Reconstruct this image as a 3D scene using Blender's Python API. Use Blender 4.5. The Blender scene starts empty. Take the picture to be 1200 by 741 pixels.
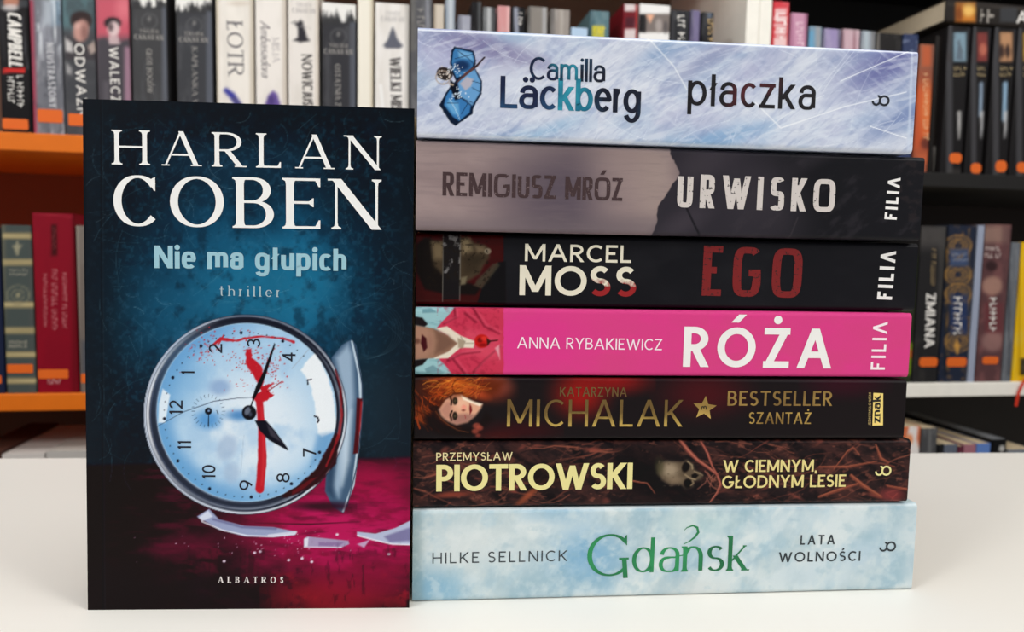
import bpy, math, random
import numpy as np
from mathutils import Matrix, Vector

# ------------------------------------------------------------------ camera, world, light, exposure
F_PX, TILT, ROLL, CAM_H, BETA = 840.39, math.radians(4.6314), math.radians(1.076), 0.14165, math.atan(.17)
LENS_STOP, FOCUS = 13.0, 0.288
EXPOSURE = -0.28
WORLD_RGB, WORLD_STRENGTH = (0.97, 0.98, 1.0), 0.46
KEY = dict(loc=(-0.05, 0.05, 2.0), size=(2.6, 0.9), energy=32, color=(1.0, 0.985, 0.955))
SHELF_FILL = dict(xs=(-.65, .0, .65), y=-.35, z=2.15, aim=(1.0, .36), energy=30, angle=38, color=(1.0, 0.98, 0.95))
SIDE_R = dict(loc=(1.55, -1.0, 1.35), size=(.5, .35), energy=19, color=(1.0, 0.985, 0.95))
SIDE_L = dict(loc=(-1.65, -.68, 1.35), size=(.5, .35), energy=19, color=(1.0, 0.985, 0.95))

sc = bpy.context.scene
COL = sc.collection
sc.view_settings.view_transform = 'Standard'
sc.view_settings.look = 'None'
sc.view_settings.gamma = 1.0
sc.view_settings.use_curve_mapping = False
sc.view_settings.exposure = EXPOSURE

sb, cb = math.sin(BETA), math.cos(BETA)
def W(x, y):                       # sighting frame -> room frame (the bookcases run along x)
    return (x * cb + y * sb, -x * sb + y * cb)
CAM = np.array([0, 0, CAM_H])
_right = np.array([cb, -sb, 0.0]); _fwdh = np.array([sb, cb, 0.0])
_fwd = _fwdh * math.cos(TILT) + np.array([0, 0, -math.sin(TILT)])
_up = np.cross(_right, _fwd)
CR = _right * math.cos(ROLL) + _up * math.sin(ROLL)
CU = _up * math.cos(ROLL) - _right * math.sin(ROLL)
CF = _fwd
cam_d = bpy.data.cameras.new('camera'); cam = bpy.data.objects.new('camera', cam_d); COL.objects.link(cam)
cam_d.sensor_width = 36; cam_d.sensor_fit = 'HORIZONTAL'; cam_d.lens = F_PX / 1200 * 36
cam_d.clip_start = 0.01
cam_d.dof.use_dof = True; cam_d.dof.focus_distance = FOCUS; cam_d.dof.aperture_fstop = LENS_STOP
m = Matrix.Identity(4)
for i in range(3):
    m[i][0], m[i][1], m[i][2], m[i][3] = CR[i], CU[i], -CF[i], CAM[i]
cam.matrix_world = m
sc.camera = cam

wd = bpy.data.worlds.new('shop_light'); sc.world = wd; wd.use_nodes = True
bg = wd.node_tree.nodes['Background']; bg.inputs[0].default_value = (*WORLD_RGB, 1); bg.inputs[1].default_value = WORLD_STRENGTH

def area(name, loc, size, energy, color, target=None):
    l = bpy.data.lights.new(name, 'AREA'); l.shape = 'RECTANGLE'; l.size, l.size_y = size
    l.energy = energy; l.color = color
    o = bpy.data.objects.new(name, l); o.location = loc; COL.objects.link(o)
    if target:
        o.rotation_euler = (Vector(target) - Vector(loc)).to_track_quat('-Z', 'Y').to_euler()
    return o
area('ceiling_panel_light', KEY['loc'], KEY['size'], KEY['energy'], KEY['color'], (0.0, 0.3, 0.1))
for x_ in SHELF_FILL['xs']:  # added spots, unseen above the frame, that brighten the background books
    l_ = bpy.data.lights.new('shelf_fill_spot', 'SPOT'); l_.energy = SHELF_FILL['energy']; l_.color = SHELF_FILL['color']
    l_.spot_size = math.radians(SHELF_FILL['angle']); l_.spot_blend = .7; l_.shadow_soft_size = .06
    o_ = bpy.data.objects.new('shelf_fill_spot', l_); o_.location = (x_, SHELF_FILL['y'], SHELF_FILL['z']); COL.objects.link(o_)
    o_.rotation_euler = (Vector((x_ * 1.05 + .05, *SHELF_FILL['aim'])) - o_.location).to_track_quat('-Z', 'Y').to_euler()

for nm_, k_ in (('right_spotlight', SIDE_R), ('left_spotlight', SIDE_L)):
    area(nm_, k_['loc'], k_['size'], k_['energy'], k_['color'], (0.0, 0.35, 0.05))

# ------------------------------------------------------------------ projection helpers
def project(P):
    d = P - CAM
    z = d @ CF
    return 600 + F_PX * (d @ CR) / z, 370.5 - F_PX * (d @ CU) / z

class Surf:
    """A flat printed face: origin, unit r (across), unit up, outward normal towards the reader."""
    def __init__(s, o, r, up):
        s.o = np.array(o, float); s.r = np.array(r, float); s.up = np.array(up, float)
        s.n = np.cross(s.r, s.up)
    def uv(s, px, py):
        d = CF + CR * ((px - 600) / F_PX) - CU * ((py - 370.5) / F_PX)
        t = ((s.o - CAM) @ s.n) / (d @ s.n)
        p = CAM + d * t - s.o
        return np.array([p @ s.r, p @ s.up])
    def px(s, U, V):
        return project(s.o + U[..., None] * s.r + V[..., None] * s.up)

# ------------------------------------------------------------------ materials
def lin(c):
    c = np.asarray(c, float) / 255.0
    return np.where(c <= 0.04045, c / 12.92, ((c + 0.055) / 1.055) ** 2.4)
MATS = {}
def bsdf(name, rough=0.5, spec=0.3, metal=0.0):
    mt = bpy.data.materials.new(name); mt.use_nodes = True
    b = mt.node_tree.nodes['Principled BSDF']
    b.inputs['Roughness'].default_value = rough; b.inputs['Specular IOR Level'].default_value = spec
    b.inputs['Metallic'].default_value = metal
    return mt, mt.node_tree, b
def M(rgb, rough=0.5, spec=0.3, metal=0.0, noise=0.06, scale=60.0):
    """plain coloured stuff with a slight procedural mottling"""
    key = (tuple(rgb), rough, spec, metal, noise, scale)
    if key in MATS: return MATS[key]
    mt, nt, b = bsdf('surface', rough, spec, metal)
    c = lin(rgb)
    tc = nt.nodes.new('ShaderNodeTexCoord'); nz = nt.nodes.new('ShaderNodeTexNoise')
    nz.inputs['Scale'].default_value = scale; nz.inputs['Detail'].default_value = 4
    mx = nt.nodes.new('ShaderNodeMix'); mx.data_type = 'RGBA'
    mx.inputs[6].default_value = (*np.clip(c * (1 - noise), 0, 1), 1); mx.inputs[7].default_value = (*np.clip(c * (1 + noise), 0, 1), 1)
    nt.links.new(tc.outputs['Object'], nz.inputs['Vector']); nt.links.new(nz.outputs['Fac'], mx.inputs[0])
    nt.links.new(mx.outputs[2], b.inputs['Base Color'])
    MATS[key] = mt; return mt
def M_two(a, b_, scale, lo, hi, rough=0.5, spec=0.3, detail=5.0, stretch=(1, 1, 1), metal=0.0, name='ink'):
    """ink broken up by noise: colour a where the noise is low, b where it is high"""
    key = ('two', tuple(a), tuple(b_), scale, lo, hi, rough, spec, detail, stretch, metal)
    if key in MATS: return MATS[key]
    mt, nt, b = bsdf(name, rough, spec, metal)
    tc = nt.nodes.new('ShaderNodeTexCoord'); mp = nt.nodes.new('ShaderNodeMapping'); mp.inputs['Scale'].default_value = stretch
    nz = nt.nodes.new('ShaderNodeTexNoise'); nz.inputs['Scale'].default_value = scale; nz.inputs['Detail'].default_value = detail
    rp = nt.nodes.new('ShaderNodeValToRGB')
    rp.color_ramp.elements[0].position = lo; rp.color_ramp.elements[0].color = (*lin(a), 1)
    rp.color_ramp.elements[1].position = hi; rp.color_ramp.elements[1].color = (*lin(b_), 1)
    nt.links.new(tc.outputs['Object'], mp.inputs['Vector']); nt.links.new(mp.outputs['Vector'], nz.inputs['Vector'])
    nt.links.new(nz.outputs['Fac'], rp.inputs['Fac']); nt.links.new(rp.outputs['Color'], b.inputs['Base Color'])
    MATS[key] = mt; return mt
def M_print(rough=0.42, spec=0.12, grain=0.05):
    """printed cover paper: ink colours laid on the mesh, with fine paper grain"""
    key = ('print', rough, spec, grain)
    if key in MATS: return MATS[key]
    mt, nt, b = bsdf('printed_cover', rough, spec)
    at = nt.nodes.new('ShaderNodeAttribute'); at.attribute_name = 'ink'
    tc = nt.nodes.new('ShaderNodeTexCoord'); nz = nt.nodes.new('ShaderNodeTexNoise')
    nz.inputs['Scale'].default_value = 2500; nz.inputs['Detail'].default_value = 2
    mr = nt.nodes.new('ShaderNodeMapRange'); mr.inputs['To Min'].default_value = 1 - grain; mr.inputs['To Max'].default_value = 1 + grain
    mx = nt.nodes.new('ShaderNodeMix'); mx.data_type = 'RGBA'; mx.blend_type = 'MULTIPLY'; mx.inputs[0].default_value = 1
    nt.links.new(tc.outputs['Object'], nz.inputs['Vector']); nt.links.new(nz.outputs['Fac'], mr.inputs['Value'])
    nt.links.new(at.outputs['Color'], mx.inputs[6]); nt.links.new(mr.outputs['Result'], mx.inputs[7])
    nt.links.new(mx.outputs[2], b.inputs['Base Color'])
    MATS[key] = mt; return mt
def M_dip(a, b_, z0, z1, scale=500, rough=.45):
    """ink that turns from colour b_ (below) to colour a (above) along a ragged line"""
    mt, nt, b = bsdf('dipped_ink', rough, .3)
    tc = nt.nodes.new('ShaderNodeTexCoord'); sx = nt.nodes.new('ShaderNodeSeparateXYZ'); nz = nt.nodes.new('ShaderNodeTexNoise'); nz.inputs['Scale'].default_value = scale; nz.inputs['Detail'].default_value = 4
    ma = nt.nodes.new('ShaderNodeMath'); ma.operation = 'MULTIPLY_ADD'; ma.inputs[1].default_value = .008
    mr = nt.nodes.new('ShaderNodeMapRange'); mr.inputs['From Min'].default_value = z0 + .004; mr.inputs['From Max'].default_value = z1 + .004
    mx = nt.nodes.new('ShaderNodeMix'); mx.data_type = 'RGBA'; mx.inputs[6].default_value = (*lin(b_), 1); mx.inputs[7].default_value = (*lin(a), 1)
    L_ = nt.links.new
    L_(tc.outputs['Object'], nz.inputs['Vector']); L_(tc.outputs['Object'], sx.inputs[0]); L_(nz.outputs['Fac'], ma.inputs[0]); L_(sx.outputs['Z'], ma.inputs[2])
    L_(ma.outputs[0], mr.inputs['Value']); L_(mr.outputs['Result'], mx.inputs[0]); L_(mx.outputs[2], b.inputs['Base Color'])
    return mt
def M_pages(rgb=(226, 214, 190), axis='x'):
    key = ('pages', tuple(rgb), axis)
    if key in MATS: return MATS[key]
    mt, nt, b = bsdf('page_edges', 0.8, 0.1)
    tc = nt.nodes.new('ShaderNodeTexCoord'); wv = nt.nodes.new('ShaderNodeTexWave')
    wv.bands_direction = axis.upper(); wv.inputs['Scale'].default_value = 900; wv.inputs['Distortion'].default_value = 3
    rp = nt.nodes.new('ShaderNodeValToRGB')
    rp.color_ramp.elements[0].color = (*lin(np.array(rgb) * 0.82), 1); rp.color_ramp.elements[1].color = (*lin(rgb), 1)
    nt.links.new(tc.outputs['Object'], wv.inputs['Vector']); nt.links.new(wv.outputs['Fac'], rp.inputs['Fac'])
    nt.links.new(rp.outputs['Color'], b.inputs['Base Color'])
    MATS[key] = mt; return mt

# ------------------------------------------------------------------ mesh helpers
def mesh_obj(name, verts, faces, mat, parent=None, smooth=False):
    me = bpy.data.meshes.new(name); me.from_pydata([tuple(v) for v in verts], [], faces); me.update()
    if mat: me.materials.append(mat)
    if smooth:
        me.polygons.foreach_set('use_smooth', [True] * len(me.polygons))
    o = bpy.data.objects.new(name, me); COL.objects.link(o)
    if parent: o.parent = parent
    return o
class MB:
    def __init__(s): s.v, s.f = [], []
    def box(s, a, b, bev=0.0):
        x0, y0, z0 = a; x1, y1, z1 = b
        if bev <= 0:
            i = len(s.v)
            s.v += [(x0, y0, z0), (x1, y0, z0), (x1, y1, z0), (x0, y1, z0), (x0, y0, z1), (x1, y0, z1), (x1, y1, z1), (x0, y1, z1)]
            s.f += [tuple(i + k for k in q) for q in ((0, 3, 2, 1), (4, 5, 6, 7), (0, 1, 5, 4), (1, 2, 6, 5), (2, 3, 7, 6), (3, 0, 4, 7))]
            return s
        import bmesh
        bm = bmesh.new(); r = bmesh.ops.create_cube(bm, size=1)
        for v in bm.verts:
            v.co = ((x0 + x1) / 2 + v.co.x * (x1 - x0), (y0 + y1) / 2 + v.co.y * (y1 - y0), (z0 + z1) / 2 + v.co.z * (z1 - z0))
        bmesh.ops.bevel(bm, geom=bm.edges[:], offset=bev, segments=2, affect='EDGES', profile=0.5)
        i = len(s.v); bm.verts.index_update()
        s.v += [tuple(v.co) for v in bm.verts]; s.f += [tuple(i + v.index for v in f.verts) for f in bm.faces]
        bm.free(); return s
    def tube(s, pts, rad, n=8):
        pts = [np.array(p, float) for p in pts]; i0 = len(s.v)
        for k, p in enumerate(pts):
            t = pts[min(k + 1, len(pts) - 1)] - pts[max(k - 1, 0)]; t /= np.linalg.norm(t)
            a = np.cross(t, [0.31, 0.2, 0.93]); a /= np.linalg.norm(a); b = np.cross(t, a)
            for j in range(n):
                an = 2 * math.pi * j / n; s.v.append(tuple(p + rad * (a * math.cos(an) + b * math.sin(an))))
        for k in range(len(pts) - 1):
            for j in range(n):
                q = (j + 1) % n
                s.f.append((i0 + k * n + j, i0 + k * n + q, i0 + k * n + n + q, i0 + k * n + n + j))
        s.f.append(tuple(i0 + j for j in range(n))[::-1]); s.f.append(tuple(i0 + (len(pts) - 1) * n + j for j in range(n)))
        return s
    def build(s, name, mat, parent=None, smooth=False): return mesh_obj(name, s.v, s.f, mat, parent, smooth)
def empty(name, loc=(0, 0, 0), rz=0.0):
    o = bpy.data.objects.new(name, None); o.location = loc; o.rotation_euler = (0, 0, rz); o.empty_display_size = 0.02
    COL.objects.link(o); return o
def tag(o, label=None, cat=None, group=None, kind=None):
    if label: o['label'] = label
    if cat: o['category'] = cat
    if group: o['group'] = group
    if kind: o['kind'] = kind
    return o

# ------------------------------------------------------------------ stroke alphabet (skeletons in a unit box)
def l(x0, y0, x1, y1, o=''): return ('l', x0, y0, x1, y1, o)
def h(x0, x1, y, o=''): return ('h', x0, x1, y, o)
def p(*a): return ('p', a)
BOWL = p((0, 1), (.38, 1), (.38, .75, .58, .25, 90, -90), (0, .5))
G_ = {
 'A': (.86, [l(0, 0, .5, 1, 'n>'), l(1, 0, .5, 1, '>'), h(.2, .8, .31)]),
 'B': (.62, [l(0, 0, 0, 1), p((0, 1), (.4, 1), (.4, .76, .5, .24, 90, -90), (0, .52)), p((0, .52), (.45, .52), (.45, .26, .55, .26, 90, -90), (0, 0))]),
 'C': (.74, [p((.595, .5, .595, .5, 47, 313))]),
 'D': (.76, [l(0, 0, 0, 1), p((0, 1), (.35, 1), (.35, .5, .65, .5, 90, -90), (0, 0))]),
 'E': (.54, [l(0, 0, 0, 1), h(0, 1, 1, 'd'), h(0, .9, .52, 'b'), h(0, 1, 0, 'u')]),
 'F': (.52, [l(0, 0, 0, 1), h(0, 1, 1, 'd'), h(0, .9, .5, 'b')]),
 'G': (.88, [p((.5, .5, .5, .5, 47, 350), (1, .48), (.58, .48))]),
 'H': (.72, [l(0, 0, 0, 1), l(1, 0, 1, 1), h(0, 1, .52)]),
 'I': (.0, [l(.5, 0, .5, 1)]),
 'J': (.4, [p((1, 1), (1, .3), (.5, .3, .5, .3, 0, -150))]),
 'K': (.68, [l(0, 0, 0, 1), l(.08, .42, 1, 1, 'n<'), l(.3, .56, 1, 0, '<')]),
 'L': (.5, [l(0, 0, 0, 1), h(0, 1, 0, 'u')]),
 'M': (.92, [l(0, 0, 0, 1, 'n'), l(0, 1, .5, .12, '<>'), l(1, 1, .5, .12, 'n<>'), l(1, 0, 1, 1)]),
 'N': (.74, [l(0, 0, 0, 1, 'n'), l(0, 1, 1, 0, '>L'), l(1, 0, 1, 1, 'n<')]),
 'O': (.94, [p((.5, .5, .5, .5, 90, 450))]),
 'P': (.58, [l(0, 0, 0, 1), p((0, 1), (.4, 1), (.4, .73, .6, .27, 90, -90), (0, .46))]),
 'R': (.62, [l(0, 0, 0, 1), p((0, 1), (.38, 1), (.38, .74, .56, .26, 90, -90), (0, .48)), l(.4, .5, 1, 0, '<')]),
 'S': (.58, [p((.5, .755, .46, .245, 35, 270), (.5, .255, .5, .255, 90, -145))]),
 'T': (.66, [l(.5, 0, .5, 1, '>'), h(0, 1, 1, 'd')]),
 'U': (.68, [p((0, 1), (0, .36), (.5, .36, .5, .36, 180, 360), (1, 1))]),
 'V': (.8, [l(.5, 0, 0, 1, '<'), l(.5, 0, 1, 1, 'n<')]),
 'W': (1.18, [l(.27, 0, 0, 1, '<'), l(.27, 0, .5, .92, 'n<>'), l(.73, 0, .5, .92, '<>'), l(.73, 0, 1, 1, 'n<')]),
 'Y': (.74, [l(.5, 0, .5, .48, '>'), l(.5, .42, 0, 1, '<'), l(.5, .42, 1, 1, 'n<')]),
 'Z': (.64, [h(0, 1, 1, 'D'), l(.04, .04, .96, .96, '<>'), h(0, 1, 0, 'u')]),
 'a': (.56, [p((.04, .5), (.48, .48, .44, .22, 165, 90), (.5, .7), (.5, .5, .46, .2, 90, 0), (.96, 0)),
             p((.96, .42), (.5, .42), (.4, .21, .4, .21, 90, 270), (.6, 0), (.62, .2, .34, .2, 270, 345))]),
 'b': (.58, [l(0, 0, 0, 1), p((.5, .35, .5, .35, 0, 360))]),
 'c': (.49, [p((.585, .35, .585, .35, 45, 315))]),
 'd': (.58, [l(1, 0, 1, 1), p((.5, .35, .5, .35, 0, 360))]),
 'e': (.57, [p((.02, .37), (.98, .37), (.5, .35, .5, .35, 5, 318))]),
 'g': (.58, [p((1, .7), (1, -.02), (.5, -.02, .5, .28, 0, -155)), p((.5, .35, .5, .35, 0, 360))]),
 'h': (.54, [l(0, 0, 0, 1), p((0, .4), (.5, .42, .5, .28, 180, 0), (1, 0))]),
 'i': (.0, [l(.5, 0, .5, .7), ('d', .5, .92)]),
 'k': (.54, [l(0, 0, 0, 1), l(.1, .27, .95, .7, 'n<'), l(.32, .42, 1, 0, '<')]),
 'l': (.0, [l(.5, 0, .5, 1)]),
 'm': (.84, [l(0, 0, 0, .7), p((0, .4), (.25, .46, .25, .24, 180, 0), (.5, 0)), p((.5, .4), (.75, .46, .25, .24, 180, 0), (1, 0))]),
 'n': (.54, [l(0, 0, 0, .7), p((0, .4), (.5, .42, .5, .28, 180, 0), (1, 0))]),
 'o': (.6, [p((.5, .35, .5, .35, 90, 450))]),
 'p': (.58, [l(0, -.28, 0, .7), p((.5, .35, .5, .35, 0, 360))]),
 'r': (.3, [l(0, 0, 0, .7), p((0, .34), (1, .4, 1, .3, 180, 92))]),
 's': (.48, [p((.5, .53, .46, .17, 30, 270), (.5, .18, .5, .18, 90, -150))]),
 't': (.34, [p((.4, 1), (.4, .2), (.75, .2, .35, .2, 180, 290)), h(0, 1, .7)]),
 'u': (.54, [l(1, 0, 1, .7), p((0, .7), (0, .28), (.5, .28, .5, .28, 180, 360))]),
 'w': (.8, [l(.27, 0, 0, .7, '<'), l(.27, 0, .5, .64, '<>'), l(.73, 0, .5, .64, '<>'), l(.73, 0, 1, .7, '<')]),
 'y': (.5, [l(.5, 0, 0, .7, '<'), l(.3, -.3, 1, .7, '<>')]),
 'z': (.5, [h(0, 1, .7), l(.05, .04, .95, .66, '<>'), h(0, 1, 0)]),
 '0': (.62, [p((.5, .5, .5, .5, 90, 450))]),
 '1': (.26, [l(1, 0, 1, 1), l(.95, .96, 0, .78)]),
 '2': (.58, [p((.5, .7, .48, .3, 165, -25), (.05, .04)), h(0, 1, 0)]),
 '3': (.56, [p((.5, .75, .44, .25, 150, -90), (.4, .51)), p((.4, .51), (.5, .255, .5, .255, 90, -150))]),
 '4': (.6, [l(.78, 0, .78, 1), l(.72, .96, .04, .3), h(0, 1, .27)]),
 '5': (.56, [h(.15, .95, 1), l(.18, .98, .1, .5), p((.1, .5), (.5, .33, .5, .33, 115, -150))]),
 '6': (.58, [p((.5, .32, .5, .32, 90, 450)), p((.0, .32), (.02, .45), (.3, .82), (.55, 1))]),
 '7': (.54, [h(0, 1, 1), l(.3, 0, .95, .97)]),
 '8': (.58, [p((.5, .76, .43, .24, 90, 450)), p((.5, .26, .5, .26, 90, 450))]),
 '9': (.58, [p((.5, .68, .5, .32, 90, 450)), p((1, .68), (.98, .55), (.7, .18), (.45, 0))]),
 ',': (.0, [l(.3, -.16, .6, .1)]), '.': (.0, [('d', .5, .06)]),
 'Λ': (.8, [l(0, 0, .5, 1), l(1, 0, .5, 1)]),
 '∞': (1.3, [p((.72, .5, .28, .5, 90, 450)), p((.0, .42), (.22, .42, .22, .42, 190, 360), (.44, .62), (.34, .7, .12, .28, 0, 110))]),
}
def ext(base, extra): w, s = G_[base]; return (w, s + extra)
G_['Ó'] = ext('O', [l(.42, 1.12, .66, 1.32, 'a<>')]); G_['Ś'] = ext('S', [l(.42, 1.12, .7, 1.32, 'a<>')]); G_['Ź'] = ext('Z', [l(.42, 1.12, .7, 1.32, 'a<>')])
G_['Ż'] = ext('Z', [('d', .5, 1.2)]); G_['Ł'] = ext('L', [l(-.12, .38, .55, .64, 'a<>')]); G_['ł'] = (.12, [l(.5, 0, .5, 1), l(-.25, .45, 1.25, .66, 'a<>')])
G_['ä'] = ext('a', [('d', .26, .9), ('d', .72, .9)]); G_['ń'] = ext('n', [l(.45, .8, .8, 1.0, 'a<>')])
G_['Ą'] = ext('A', [l(.9, 0, .82, -.18, 'a<>')])
SERIF = {
 'C': (.78, [p((.565, .5, .565, .5, 40, 318)), ('w', .985, .97, .7, -.07)]),
 'S': (.52, [p((.5, .755, .46, .245, 30, 270), (.5, .255, .5, .255, 90, -150)), ('w', .93, .99, .7, -.09), ('w', .03, .01, .32, .09)]),
 'G': (.86, [p((.55, .5, .55, .5, 38, 322)), ('w', .975, .97, .72, -.05), l(.98, -.06, .94, .40, '<>'), h(.8, 1.08, .40)]),
 'L': (.58, [l(0, 0, 0, 1), h(0, 1, 0, 'u')]), 'H': (.84, G_['H'][1]), 'A': (.92, G_['A'][1]), 'R': (.74, G_['R'][1]), 'N': (.88, G_['N'][1]),
 'E': (.62, G_['E'][1]), 'B': (.68, G_['B'][1]), 'O': (.96, G_['O'][1]),
 't': (.36, [p((.4, .95), (.4, .2), (.75, .2, .35, .2, 180, 290)), h(0, 1, .7)]),
}
def S(v, hh=None, n=2.0, serif=0.0, sp=0.14, xh=0.70, skew=0.0, i_w=None, slab=.035):
    return dict(v=v, h=v if hh is None else hh, n=n, serif=serif, sp=sp, xh=xh, skew=skew, slab=slab)
def arc_pts(a, n):
    cx, cy, rx, ry, a0, a1 = a
    k = max(6, int(abs(a1 - a0) / 9))
    t = np.radians(np.linspace(a0, a1, k + 1)); e = 2.0 / n
    c, s_ = np.cos(t), np.sin(t)
    return [(cx + rx * math.copysign(abs(x) ** e, x), cy + ry * math.copysign(abs(y) ** e, y)) for x, y in zip(c, s_)]
def glyph_polys(ch, st, xs):
    """quads/polygons of one letter, cap height 1, in x from 0"""
    w, strokes = (SERIF[ch] if st['serif'] and ch in SERIF else G_[ch])
    v, hh, xh = st['v'], st['h'], st['xh']
    if st['n'] > 3 and .3 < w < .85 and ch != 'm': w = w * .35 + .62 * .65
    thin = hh if hh < v * .75 else v
    Wd = max(w * xs, v * (1.0 if w < .05 else 1.6))
    low = ch.islower()
    fx = lambda x: v / 2 + x * (Wd - v)
    def yr(y):
        if not low: return y
        return y / .7 * xh if y <= .7 and y > 0 else (y if y <= 0 else xh + (y - .7) / .3 * (1 - xh))
    def fy(y):
        top = xh if low else 1.0
        ref = .7 if low else 1.0
        if y < 0: return y + hh / 2 if low else y
        if y <= ref: return hh / 2 + y / ref * (top - hh)
        return top - hh / 2 + (y - ref) * ((1 - xh) / .3 if low else 1)
    out = []
    def serif_at(cx, y, ww, side, br=True):
        s, t = st['serif'], st['slab']
        L_ = s if side != 'R' else 0; R_ = s if side != 'L' else 0
        d = 1 if y <= 0.01 else -1
        out.append([(cx - ww / 2 - L_, y), (cx + ww / 2 + R_, y), (cx + ww / 2 + R_, y + d * t), (cx - ww / 2 - L_, y + d * t)])
        for sg, q in ((-1, L_), (1, R_)):
            if q and br: out.append([(cx + sg * ww / 2, y + d * t), (cx + sg * (ww / 2 + q * .75), y + d * t), (cx + sg * (ww / 2 + q * .18), y + d * (t + .03)), (cx + sg * ww / 2, y + d * (t + .1))])
    for s in strokes:
        if s[0] == 'l':
            _, x0, y0, x1, y1, o = s
            X0, X1, Y0, Y1 = fx(x0), fx(x1), yr(y0), yr(y1)
            ww = thin if 'n' in o and st['serif'] else v
            if 'a' in o: ww = min(v, .16) * .9; X0, X1 = v / 2 + x0 * (Wd - v), v / 2 + x1 * (Wd - v)
            if abs(Y1 - Y0) < 1e-6: continue
            if 'a' in o and abs(X1 - X0) > abs(Y1 - Y0):
                out.append([(X0, Y0 - ww * .55), (X1, Y1 - ww * .55), (X1, Y1 + ww * .55), (X0, Y0 + ww * .55)]); continue
            L_ = math.hypot(X1 - X0, Y1 - Y0); t = min(ww * L_ / abs(Y1 - Y0), ww * 2.2)
            out.append([(X0 - t / 2, Y0), (X0 + t / 2, Y0), (X1 + t / 2, Y1), (X1 - t / 2, Y1)])
            if st['serif'] and 'a' not in o:
                for X, Y, yy, f in ((X0, Y0, y0, '<'), (X1, Y1, y1, '>')):
                    if f in o: continue
                    if abs(yy) < .01 or abs(yy - 1) < .01 or (low and abs(yy - .7) < .01):
                        side = 'L' if (low and yy > .5) else ''
                        if 'L' in o: side = 'L'
                        serif_at(X, Y, t, side, abs(X1 - X0) < .02)
            elif st['serif'] and 'L' in o: serif_at(X0, Y0, t, 'L', False)
        elif s[0] == 'h':
            _, x0, x1, y, o = s
            a = 0 if x0 <= 0 else fx(x0); b = Wd if x1 >= 1 else fx(x1); Y = fy(y)
            out.append([(a, Y - hh / 2), (b, Y - hh / 2), (b, Y + hh / 2), (a, Y + hh / 2)])
            if st['serif'] and o:
                k = .17
                def wedge(xe, dr, sg):
                    ye = Y - dr * hh / 2
                    out.append([(xe, ye), (xe, ye + dr * k), (xe - sg * .03, ye + dr * k), (xe - sg * .11, ye + dr * hh * .5), (xe - sg * .11, ye)])
                if o in 'uU' : wedge(b, 1, 1)
                if o in 'dD': wedge(b, -1, 1)
                if ch in 'TZ' and y > .5: wedge(a, -1, -1)
                if o == 'b':
                    out.append([(b, Y - .09), (b, Y + .09), (b - .03, Y + .08), (b - .09, Y + hh / 2), (b - .09, Y - hh / 2), (b - .03, Y - .08)])
        elif s[0] == 'w':
            _, x, y0, y1, dx = s
            X = fx(x) + v * .3 if x > .5 else fx(x) - v * .3
            out.append([(X, y0), (X, y1), (X + dx * .35, y1), (X + dx * 1.4, y0 + (y1 - y0) * .55), (X + dx, y0 + (y1 - y0) * .12)])
        elif s[0] == 'd':
            X = fx(s[1]); Y = yr(s[2]); r = max(v * .56, .05) if st['v'] < .3 else v * .5
            out.append([(X + r * math.cos(2 * math.pi * k / 14), Y + r * math.sin(2 * math.pi * k / 14)) for k in range(14)])
        else:
            pts = []
            for a in s[1]:
                q = [a] if len(a) == 2 else arc_pts(a, st['n'])
                for x, y in q:
                    P = (fx(x), fy(y))
                    if not pts or math.hypot(P[0] - pts[-1][0], P[1] - pts[-1][1]) > 1e-3: pts.append(P)
            A = np.array(pts); closed = np.hypot(*(A[0] - A[-1])) < 2e-3
            if closed: A = A[:-1]
            n = len(A)
            seg = (np.roll(A, -1, 0) - A); sl = np.hypot(seg[:, 0], seg[:, 1])[:, None]; seg = seg / np.maximum(sl, 1e-9)
            prv = np.roll(seg, 1, 0)
            if not closed: seg[-1] = seg[-2]; prv[0] = seg[0]
            t = seg + prv; t /= np.maximum(np.hypot(t[:, 0], t[:, 1])[:, None], 1e-9)
            nn = np.stack([-t[:, 1], t[:, 0]], 1)
            th = np.sqrt((v * t[:, 1]) ** 2 + (hh * t[:, 0]) ** 2)
            cs = np.clip((t * seg).sum(1), .75, 1)
            off = nn * (th / 2 / cs)[:, None]
            Lp, Rp = A + off, A - off
            for i in range(n if closed else n - 1):
                j = (i + 1) % n
                out.append([tuple(Lp[i]), tuple(Rp[i]), tuple(Rp[j]), tuple(Lp[j])])
    if st['skew']:
        out = [[(x + y * st['skew'], y) for x, y in q] for q in out]
    return out, Wd
def text_polys(txt, st, width):
    """letters spread so that the line is exactly `width` cap-heights long"""
    glyphs = SERIF if st['serif'] else {}
    def total(xs):
        x = 0; res = []
        for i, ch in enumerate(txt):
            if ch == ' ': x += .34 * max(xs, .3) + st['sp'] * .4; continue
            polys, w = glyph_polys(ch, st, xs)
            res.append((x, polys)); x += w + st['sp'] * min(1.4, max(xs, .45))
        return x - st['sp'] * min(1.4, max(xs, .45)), res
    lo, hi = .05, 6.0
    for _ in range(26):
        mid = (lo + hi) / 2
        if total(mid)[0] < width: lo = mid
        else: hi = mid
    _, res = total((lo + hi) / 2)
    return [[(x + X, Y) for X, Y in q] for x, polys in res for q in polys]

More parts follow.
